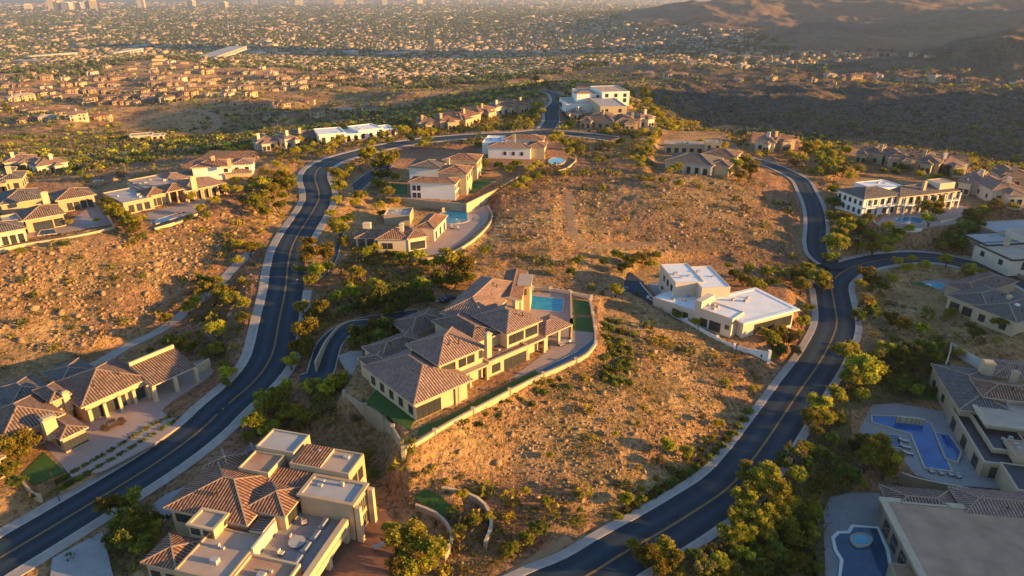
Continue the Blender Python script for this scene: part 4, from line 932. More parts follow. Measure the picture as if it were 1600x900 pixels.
w = h.flat([(1524,374),(1535,364),(1600,368),(1590,380)], 4.2, 'flat_grey', 'stucco_brown', .2, over=.4, edge='trim_dark'); w = h.flat([(1533,352),(1540,346),(1640,350),(1640,362)], 4.4, 'flat_grey', 'stucco_tan', .2, over=.3); h.flat([(1585,364),(1588,358),(1640,360),(1640,370)], 6.0, 'flat_tan', 'stucco_cream', .2); h.chim((1575,372), 4, 6.4, 1.6)
gwall('dark low wall between the road and the layered-roof house', [(1500,400),(1530,402),(1570,418),(1610,435)], 1.6, .9, .3, 'stucco_brown', 1.5)
h = House('tile_roof_house', 'shaded grey-tiled house at the right edge below the dark road', 'house', (1560,490), 0, 27)
w = h.hip(h.ab((1550,488),(1598,466),4.0,12), 4.0, 'tile_grey', 'stucco_sand', .3, .6); h.win(w, 'l', 2, 2.4, .2, 2.3, .3, .95, door=True); h.win(w, 'f', 2, 1.1, 1, 1.4, .05, .4); w = h.hip(h.ab((1590,505),(1660,480),4.2,12), 4.2, 'tile_grey', 'stucco_sand', .3, .6); h.win(w, 'l', 2, 1.5, .8, 1.8)
h.hip(h.ab((1516,458),(1600,442),3.8,9), 3.8, 'tile_brown', 'stucco_tan', .26, .5); h.chim((1578,462), 3, 6.2); h.chim((1590,475), 3, 6.0, .8, .8, 'stucco_white')
paved('lawn', 'dark green lawn beside the small garden pool', [(1405,440),(1420,432),(1480,436),(1470,452)], .05, 'lawn', .2); paved('patio', 'pale pool terrace below the dark road', [(1428,436),(1478,432),(1525,442),(1520,472),(1478,458)], .08, 'paver_pale', .2)
pool('small pale garden pool beside the dark lawn', [(1446,444),(1462,441),(1478,446),(1468,452)], .12, 'water_pale', .3)
h = House('tile_roof_house', 'grey-tiled house with a tan roof and slate flat roofs behind the deep blue pool', 'house', (1540,660), -3.2, -14)
w = h.hip([(1484,571),(1549,587),(1528,611),(1499,640)], 5.2, 'tile_grey', 'stucco_tan', .18, .5); h.win(w, 'l', 3, 1.4, 1, 1.6)
w = h.hip(h.ab((1530,612),(1640,640),6.6,8), 6.6, 'tile_terracotta', 'stucco_tan', .34, .5); h.chim((1545,565), 4, 8.5, 2.4, 2, 'stucco_sand'); h.chim((1588,580), 4, 8)
h.hip([(1545,578),(1552,560),(1660,575),(1660,600)], 5.0, 'tile_pink', 'stucco_tan', .3, .5); w = h.flat([(1532,643),(1519,613),(1680,648),(1700,680)], 5.6, 'flat_tan', 'stucco_tan', .1, over=.8, edge='trim_light')
w = h.flat([(1503,648),(1532,712),(1568,722),(1640,735),(1620,652)], 3.6, 'metal_dark', 'stucco_tan', .2, t=.3, edge='trim_light'); h.win(w, 'l', 3, 2.2, .2, 2.3, door=True); h.win(w, 'f', 2, 2.2, .2, 2.3, .05, .5, door=True)
w = h.flat([(1527,652),(1550,698),(1579,704),(1575,652)], 4.4, 'metal_dark', 'stucco_tan', .2, t=.25, edge='trim_light'); w = h.flat([(1566,722),(1584,755),(1660,775),(1660,735)], 4.0, 'metal_dark', 'stucco_tan', .2, edge='trim_light'); h.flat([(1580,702),(1590,688),(1640,694),(1640,722)], 5.0, 'flat_pink', 'stucco_tan', .2)
struct(polymb([(1330,634),(1400,630),(1505,648),(1530,705),(1565,728),(1592,766),(1480,757),(1430,742),(1402,706),(1348,690)], -3.17, .4).build('patio', 'paver_pale'), 'pale stone pool deck of the slate-roofed house')
pool('deep blue angular swimming pool in the pale deck', [(1363,650),(1407,652),(1413,658),(1437,658),(1453,662),(1486,736),(1446,731),(1424,678),(1364,660)], -3.12, 'water_deep', .5); pool('small raised blue spa beside the deep blue pool', [(1462,677),(1482,680),(1500,706),(1495,722),(1478,716)], -2.9, 'water_deep', .4, name='spa')
pool('small dark reflecting pool left of the deep blue pool', [(1366,678),(1406,681),(1407,700),(1384,698)], -3.1, 'water_dark', .35, name='reflecting_pool')
gwall('dark boundary wall below the pale pool deck', [(1408,738),(1440,748),(1500,760),(1560,772),(1640,790)], -3.4, 1.2, .4, 'stucco_brown', 1.2); gwall('low stone wall behind the pale pool deck', [(1402,650),(1425,652),(1446,655)], -3.1, 1.6, .5, 'stone_wall', .3)
gwall('thin white garden wall left of the slate-roofed house', [(1478,568),(1484,552),(1487,535)], -1.5, 1.3, .3, 'stucco_cream', 1.5); gwall('pink patio wall above the slate-roofed house', [(1487,535),(1530,560),(1560,572)], -1.2, .6, .4, 'stucco_white', 1)
paved('lawn', 'dark enclosed lawn above the pale pool deck', [(1436,588),(1480,596),(1478,628),(1440,622)], -3.0, 'lawn', .2)
h = House('flat_roof_house', 'large house with a broad pinkish flat roof filling the bottom right corner', 'house', (1500,850), -5.0, -8)
w = h.flat([(1408,802),(1456,920),(1720,960),(1720,812)], 5.4, 'flat_pink', 'stucco_brown', .12, over=.9, t=.3, edge='trim_light'); h.win(w, 'l', 5, 2.0, .3, 2.5, .1, .95, door=True)
w = h.hip(h.ab((1397,802),(1508,806),4.9,7), 4.9, 'tile_brown', 'stucco_brown', .22, .6); h.hip(h.ab((1512,806),(1700,815),5.3,7), 5.3, 'tile_pink', 'stucco_brown', .22, .6)
h.flat([(1402,905),(1400,880),(1440,884),(1450,915)], 3.0, 'flat_pink', 'stucco_tan', .15)
struct(polymb([(1290,905),(1286,800),(1300,770),(1372,770),(1408,812),(1450,905)], -4.96, .3).build('patio', 'paver_pale'), 'shaded pool terrace of the broad pinkish-roofed house')
pool('shaded blue freeform pool at the bottom right', [(1304,842),(1312,834),(1328,834),(1334,824),(1370,826),(1384,860),(1394,915),(1312,915),(1318,876),(1308,860)], -4.9, 'water_dark', .6, 'stucco_white'); pool('round spa set in the freeform pool', [(1331,842),(1338,836),(1352,836),(1360,843),(1354,851),(1338,852)], -4.6, 'water_pale', .35, smooth_=True, name='spa')
gwall('white low wall left of the bottom right pool terrace', [(1276,905),(1278,840),(1283,760)], -3.2, 1.4, .25, 'metal_dark', .5, 'metal_dark', name='metal_fence', cat='fence')
# --- knoll and ridge houses
h = House('grey_roof_villa', 'wide villa with a slate-grey hip roof and lit porch columns on the rocky ridge', 'house', (1090,262), 12.5, -30)
w = h.hip(h.ab((1042,248),(1112,262),4.6,16), 4.6, 'tile_grey', 'stucco_cream', .32, .7); h.win(w, 'f', 5, 1.4, .4, 2.4, .05, .95, door=True); h.cols((w[0], w[1], w[2]-1.4, w[3]), 'f', 6, 4.0, 'stucco_cream', .45); h.win(w, 'r', 4, 1.5, .4, 2.4, .05, .95, door=True)
w = h.hip(h.ab((1108,256),(1140,262),4.4,10), 4.4, 'tile_brown', 'stucco_sand', .3, .6); h.win(w, 'r', 3, 1.4, .4, 2.2); h.hip(h.ab((1096,240),(1150,246),4.0,12), 4.0, 'tile_brown', 'stucco_sand', .3, .6)
g = h.sub(-10); w = g.flat([(1040,224),(1044,220.5),(1110,221.5),(1108,226)], 4.6, 'flat_tan', 'stucco_sand', .2, over=.5, edge='trim_light'); g.win(w, 'f', 6, 1.7, .4, 2.2); w = g.flat([(1103,222),(1106,218),(1126,218.5),(1124,223)], 6.6, 'flat_tan', 'stucco_sand', .2); g.win(w, 'r', 2, 1.3, 3.6, 1.6); g.win(w, 'f', 2, 1.2, 3.6, 1.6)
gwall('golden block retaining wall below the grey-roofed ridge villa', [(1106,290),(1118,292),(1128,284)], 12.2, .4, .6, 'stucco_sand', 4)
h = House('modern_white_house', 'white cubic modern villa standing highest on the knoll', 'house', (935,150), 17.0, 10)
w = h.flat([(908,146),(912,138),(942,138),(940,146)], 5.6, 'flat_tan', 'stucco_white', .3); h.win(w, 'f', 3, 1.6, 3, 1.6); h.win(w, 'f', 3, 1.6, .6, 1.6); w = h.flat([(938,142),(942,134),(966,135),(965,143)], 7.2, 'flat_tan', 'stucco_white', .3); h.win(w, 'f', 3, 1.9, 3.9, 2.0); h.win(w, 'f', 3, 1.9, .8, 2.2); h.win(w, 'r', 3, 1.8, 3.9, 2.0)
h.hip(h.ab((902,147),(925,145),6.2,8), 6.2, 'tile_pink', 'stucco_white', .2, .4); h.cols(h.ab((900,150),(940,148),3,3), 'f', 5, 4, 'stucco_white', .6)
h = House('modern_white_house', 'low white flat-roofed wing just below the knoll villa', 'house', (930,168), 14.0, 5)
w = h.flat([(882,160),(890,152),(940,153),(936,162)], 4.4, 'flat_grey', 'stucco_white', .3); w = h.flat([(934,163),(938,152),(962,154),(961,166)], 6.6, 'flat_grey', 'stucco_sand', .3); h.win(w, 'f', 2, 1.5, 3.2, 1.8)

# --- plainer neighbours, one builder
def villa(name, label, A, B, D, hh, style, z=None, extra=True, group=None):
    za = hit(*A).z; zb = hit(*B).z; z = (za+zb)/2 if z is None else z
    a, b = at(*A, z), at(*B, z); ang = math.degrees(atan2(b.y-a.y, b.x-a.x)); m = ((A[0]+B[0])/2, (A[1]+B[1])/2)
    near = a.length < 480
    h = House(name, label, 'house', m, z, ang, group, near); L = (b-a).length
    til, wal = {'t': ('tile_terracotta', 'stucco_tan'), 'b': ('tile_brown', 'stucco_tan'), 'g': ('tile_grey', 'stucco_sand'), 'p': ('tile_pink', 'stucco_cream'), 'w': ('flat_white', 'stucco_white'), 'f': ('flat_tan', 'stucco_cream')}[style[0]]
    rr = random.Random(int(A[0]*7+A[1]*13))
    if style[0] in 'wf':
        w = h.flat((-L/2, L/2*.3, 0, D), hh, til, wal, .3, over=.4); h.win(w, 'f', 3, 1.6, .4, 2.2, door=True); h.win(w, 'r', 2, 1.4, .8, 1.6)
        w = h.flat((L*.12, L/2, -1.5, D*.7), hh*.86, til, wal, .25, over=.4); h.win(w, 'f', 2, 1.8, .3, 2.2, door=True); h.win(w, 'r', 2, 1.4, .8, 1.6); h.cols((L*.12, L/2, -3, 0), 'f', 3, hh*.8, wal)
    else:
        w = h.hip((-L/2, L/2, 0, D), hh, til, wal, .34, .6); n = max(2, int(L/4)); h.win(w, 'f', n, 1.4, .5, 1.9, .06, .94); h.win(w, 'r', 3, 1.4, .5, 1.9); h.win(w, 'l', 2, 1.2, .8, 1.4)
        if hh > 5: h.win(w, 'f', n, 1.3, 3.4, 1.5, .06, .94); h.win(w, 'r', 3, 1.3, 3.4, 1.5)
        if extra:
            q = rr.uniform(.3, .5); sx = -L/2+rr.uniform(0, 1)*L*(1-q)
            w = h.hip((sx, sx+L*q, -rr.uniform(2.5, 4.5), D*.6), hh*.92, til, wal, .36, .5, axis='y'); h.win(w, 'f', 2, 1.3, .5, 1.9); h.win(w, 'r', 1, 1.2, .6, 1.6)
            sx = -L/2+rr.uniform(.1, .6)*L*.6; h.hip((sx, sx+L*.42, D*.35, D+rr.uniform(2, 5)), hh*1.22, til, wal, .3, .5)
        c = MB(); cx, cy = rr.uniform(-L/3, L/3), D*.35; c.box(cx-.7, cx+.7, cy-.5, cy+.5, hh, hh+D*.17+1.8); c.box(cx-.85, cx+.85, cy-.65, cy+.65, hh+D*.17+1.4, hh+D*.17+1.65); c.build('chimney', wal, h.o)
    return h
VL = [
 ('low white flat-roofed house left of the far road bend', (500,224),(562,219),16,4.4,'w'), ('second white flat-roofed house with deep porches, nearest the far road bend', (562,218),(618,211),14,4.6,'w'),
 ('cream hip-roofed house left of the white flat-roofed pair', (402,236),(438,232),11,4,'p'), ('small golden house between the cream house and the flat-roofed pair', (446,233),(470,229),10,4.6,'p'), ('tan house tucked behind the small golden house', (470,226),(500,220),10,4,'b'),
 ('leftmost brown-roofed house in the row along the far road', (655,205),(688,203),11,4.2,'b'), ('second brown-roofed house in the row along the far road', (688,204),(720,201),12,4.6,'t'), ('middle terracotta house in the row along the far road, columned front', (722,200),(754,191),13,5,'t'),
 ('lit terracotta house right of the middle of the far road row', (750,190),(778,182),12,5.2,'t'), ('upper tan house at the right end of the far road row', (776,180),(806,176),11,5,'p'), ('rightmost house of the far road row beside the lane', (804,178),(830,174),10,5.6,'t'),
 ('broad brown-roofed house below the knoll villa', (905,198),(958,203),17,4.4,'b'), ('brown house right of the broad knoll house', (962,203),(998,203),13,4.4,'b'), ('lit tan house at the tip of the knoll ridge', (1000,200),(1024,196),11,5,'p'), ('small pink-roofed house beside the knoll lane', (884,186),(904,188),9,4,'p'),
 ('cream house with terracotta roof left of the ridge lane', (1176,234),(1210,238),12,4.6,'p'), ('lit gable end house above the ridge lane', (1210,236),(1244,234),11,5,'t'),
 ('shaded brown house at the left of the row above the long villa', (1335,252),(1378,258),12,4.6,'b'), ('second house in the shaded row above the long villa', (1385,262),(1424,264),12,4.4,'b'), ('third house in the shaded row, its right wall catching light', (1424,266),(1466,272),13,4.6,'b'), ('rightmost house in the shaded row above the long villa', (1470,272),(1512,272),12,4.6,'p'),
 ('white-walled shaded house right of the long villa', (1492,300),(1540,308),13,5.4,'p'), ('house with a pink roof at the right edge above the layered-roof house', (1545,316),(1606,318),14,4.6,'p'), ('brown house behind the pink-roofed right edge house', (1556,292),(1620,296),12,4.4,'b'),
 ('tan box house half hidden below the golden bluff', (205,222),(258,218),10,4,'f'), ('pink-roofed long house in the shaded left valley', (8,268),(62,262),12,4,'p'), ('low house with a pink roof in the shaded left valley beside the lane', (60,275),(112,266),12,4,'p'),
 ('tiled cottage below the left porch house ridge', (0,300),(40,296),12,4,'g'),
]
for lab, A, B, D, hh, st in VL:
    villa('flat_roof_house' if st in 'wf' else 'tile_roof_house', lab, A, B, D, hh, st)

# ============================================================ vegetation
ORD = 'zeroth first second third fourth fifth sixth seventh eighth ninth tenth eleventh twelfth thirteenth fourteenth fifteenth sixteenth seventeenth eighteenth nineteenth twentieth twenty-first twenty-second twenty-third twenty-fourth twenty-fifth twenty-sixth twenty-seventh twenty-eighth twenty-ninth thirtieth'.split()
def where(i, n):
    if n == 1: return ''
    if i == 0: return 'leftmost'
    if i == n-1: return 'rightmost'
    return ORD[i+1]+' from left'
def tris_cloud(rs, C, n, size, spread, flat=.75):
    """n leaf-sized triangles round every centre in C"""
    k = len(C); P = np.repeat(C, n, 0)+rs.normal(0, 1, (k*n, 3))*spread*np.array([1, 1, flat])
    a = rs.normal(0, 1, (k*n, 3)); a /= np.linalg.norm(a, axis=1)[:, None]; b = rs.normal(0, 1, (k*n, 3)); b -= (a*b).sum(1)[:, None]*a; b /= np.linalg.norm(b, axis=1)[:, None]
    s = size*rs.uniform(.6, 1.4, (k*n, 1)); V = np.stack([P+a*s, P-a*s*.5+b*s*.8, P-a*s*.5-b*s*.8], 1).reshape(-1, 3)
    return V, np.arange(len(V)).reshape(-1, 3)
def crown_mesh(seed, mats, lob=9, clumps=95, per=34, size=.085, squash=.72, gap=.3, upright=0):
    rs = np.random.RandomState(seed); L = []
    for i in range(lob):
        a = rs.uniform(0, 2*pi); r = .62*sqrt(rs.uniform(.05, 1)); L.append((r*cos(a), r*sin(a), rs.uniform(-.25, .45)*squash+.05*i/lob, rs.uniform(.28, .5)))
    L = np.array(L); C = []
    while len(C) < clumps:
        q = L[rs.randint(len(L))]; d = rs.normal(0, 1, 3); d /= np.linalg.norm(d)
        if d[2] < -.55: continue
        p = q[:3]+d*q[3]*rs.uniform(.6, 1.05)*np.array([1, 1, squash])
        if rs.rand() < gap and vnoise(np.array([p[0]*3+seed]), np.array([p[1]*3]), seed)[0] < .45: continue
        C.append(p)
    C = np.array(C); V, Fc = tris_cloud(rs, C, per, size, .085)
    V[:, 2] += 1.0
    mi = (np.repeat(rs.rand(clumps) < .35, per)).astype(int)
    return npmesh('crown', V, Fc, mats, mi)
def trunk_mesh(seed, stems=3, reach=.5, top=.95, r0=.055):
    rs = random.Random(seed); mb = MB()
    def limb(a, b, ra, rb, n=6):
        a = Vector(a); b = Vector(b); d = (b-a).normalized(); s = d.cross(Vector((.3, .9, .1))).normalized(); t = d.cross(s)
        A = [a+(s*cos(2*pi*i/n)+t*sin(2*pi*i/n))*ra for i in range(n)]; B = [b+(s*cos(2*pi*i/n)+t*sin(2*pi*i/n))*rb for i in range(n)]
        for i in range(n): j = (i+1) % n; mb.face([A[j], A[i], B[i], B[j]])
    for k in range(stems):
        a = 2*pi*k/stems+rs.uniform(-.4, .4); p0 = (0, 0, -.12); p1 = (.1*cos(a), .1*sin(a), .32+rs.uniform(0, .1)); limb(p0, p1, r0, r0*.75)
        p2 = (reach*.55*cos(a), reach*.55*sin(a), .7); limb(p1, p2, r0*.75, r0*.45)
        for m in range(3):
            b = a+rs.uniform(-.9, .9); rr = reach*rs.uniform(.8, 1.3); limb(p2, (rr*cos(b), rr*sin(b), top+rs.uniform(-.05, .35)), r0*.45, r0*.12, 5)
    me = mb.build('trunk', 'bark'); d = me.data; bpy.data.objects.remove(me); return d
CRN = {}
for k, ms in (('y', ['leaf_gold', 'leaf_green']), ('g', ['leaf_green', 'leaf_gold']), ('d', ['leaf_dark', 'leaf_green']), ('r', ['leaf_dry', 'leaf_gold'])):
    CRN[k] = [crown_mesh(100+ord(k)*5+i, ms, 8+i % 3*2, [105, 125, 90, 135][i], 46, .064, [.72, .8, .66, .75][i], [.6, .45, .7, .4][i]) for i in range(4 if k != 'r' else 2)]
TRK = [trunk_mesh(s, 2+s % 3) for s in range(4)]
def shrub_mesh(seed, mats, n=26, per=22):
    rs = np.random.RandomState(seed); C = rs.normal(0, 1, (n, 3)); C /= np.linalg.norm(C, axis=1)[:, None]; C[:, 2] = abs(C[:, 2])*.9; C *= rs.uniform(.55, .95, (n, 1))
    V, Fc = tris_cloud(rs, C, per, .15, .14); V[:, 2] = np.maximum(V[:, 2], -.1); return npmesh('shrub', V, Fc, mats, np.repeat(rs.rand(n) < .3, per).astype(int))
SHR = {k: [shrub_mesh(7+i+ord(k), ms) for i in range(3)] for k, ms in (('g', ['leaf_green', 'leaf_dark']), ('y', ['leaf_gold', 'leaf_green']), ('r', ['leaf_dry', 'leaf_gold']))}
def palm_mesh():
    rs = random.Random(5); mb = MB()
    for k in range(26):
        a = 2*pi*k/13+rs.uniform(-.2, .2); up = rs.uniform(.1, 1.1) if k < 13 else rs.uniform(-.5, .3); prev = Vector((0, 0, 0)); w = .09; d = Vector((cos(a), sin(a), up)).normalized()
        for j in range(6):
            nx = prev+d*.2; d = (d+Vector((0, 0, -.22))).normalized(); sd = Vector((-sin(a), cos(a), 0)); w2 = .17*sin(pi*(j+1.3)/7.6)+.02
            mb.face([prev-sd*w+Vector((0, 0, -w*.4)), prev, nx, nx-sd*w2+Vector((0, 0, -w2*.4))]); mb.face([prev, prev+sd*w+Vector((0, 0, -w*.4)), nx+sd*w2+Vector((0, 0, -w2*.4)), nx]); prev = nx; w = w2
    o = mb.build('frond_crown', 'leaf_green'); d = o.data; bpy.data.objects.remove(o)
    t = MB(); t.cyl((0, 0), .075, -.2, 1, 8, .05); o = t.build('trunk', 'bark'); e = o.data; bpy.data.objects.remove(o); return d, e
PALM = palm_mesh()
tr = random.Random(3)
def tree(kind, x, y, Rp, label, group, name='desert_tree', cat='tree'):
    by = y+Rp*(.62 if kind != 'p' else 1.4); p = hit(x, by); s = max(Rp*(raydir(x, by).normalized().dot(Vector((0, cos(PITCH), -sin(PITCH))))*(p-cam.location).length)/F, .6)*1.2
    if kind == 'p': name = 'palm_tree'
    o = bpy.data.objects.new(name, None); COL.objects.link(o); o.location = p-Vector((0, 0, .1)); o.rotation_euler = (0, 0, tr.uniform(0, 6.28)); prop(o, label, cat, group)
    if kind == 'p':
        c = link('crown', PALM[0], o, (0, 0, s*2.3)); c.scale = (s,)*3; t = link('trunk', PALM[1], o); t.scale = (s*1.2, s*1.2, s*2.3)
    else:
        c = link('crown', tr.choice(CRN[kind]), o); c.scale = (s, s*tr.uniform(.88, 1.1), s*tr.uniform(.85, 1.1)); t = link('trunk', tr.choice(TRK), o); t.scale = c.scale
    return p
LOOK = {'y': 'golden-green', 'g': 'green', 'd': 'dark green', 'r': 'rusty brown', 'p': 'palm'}
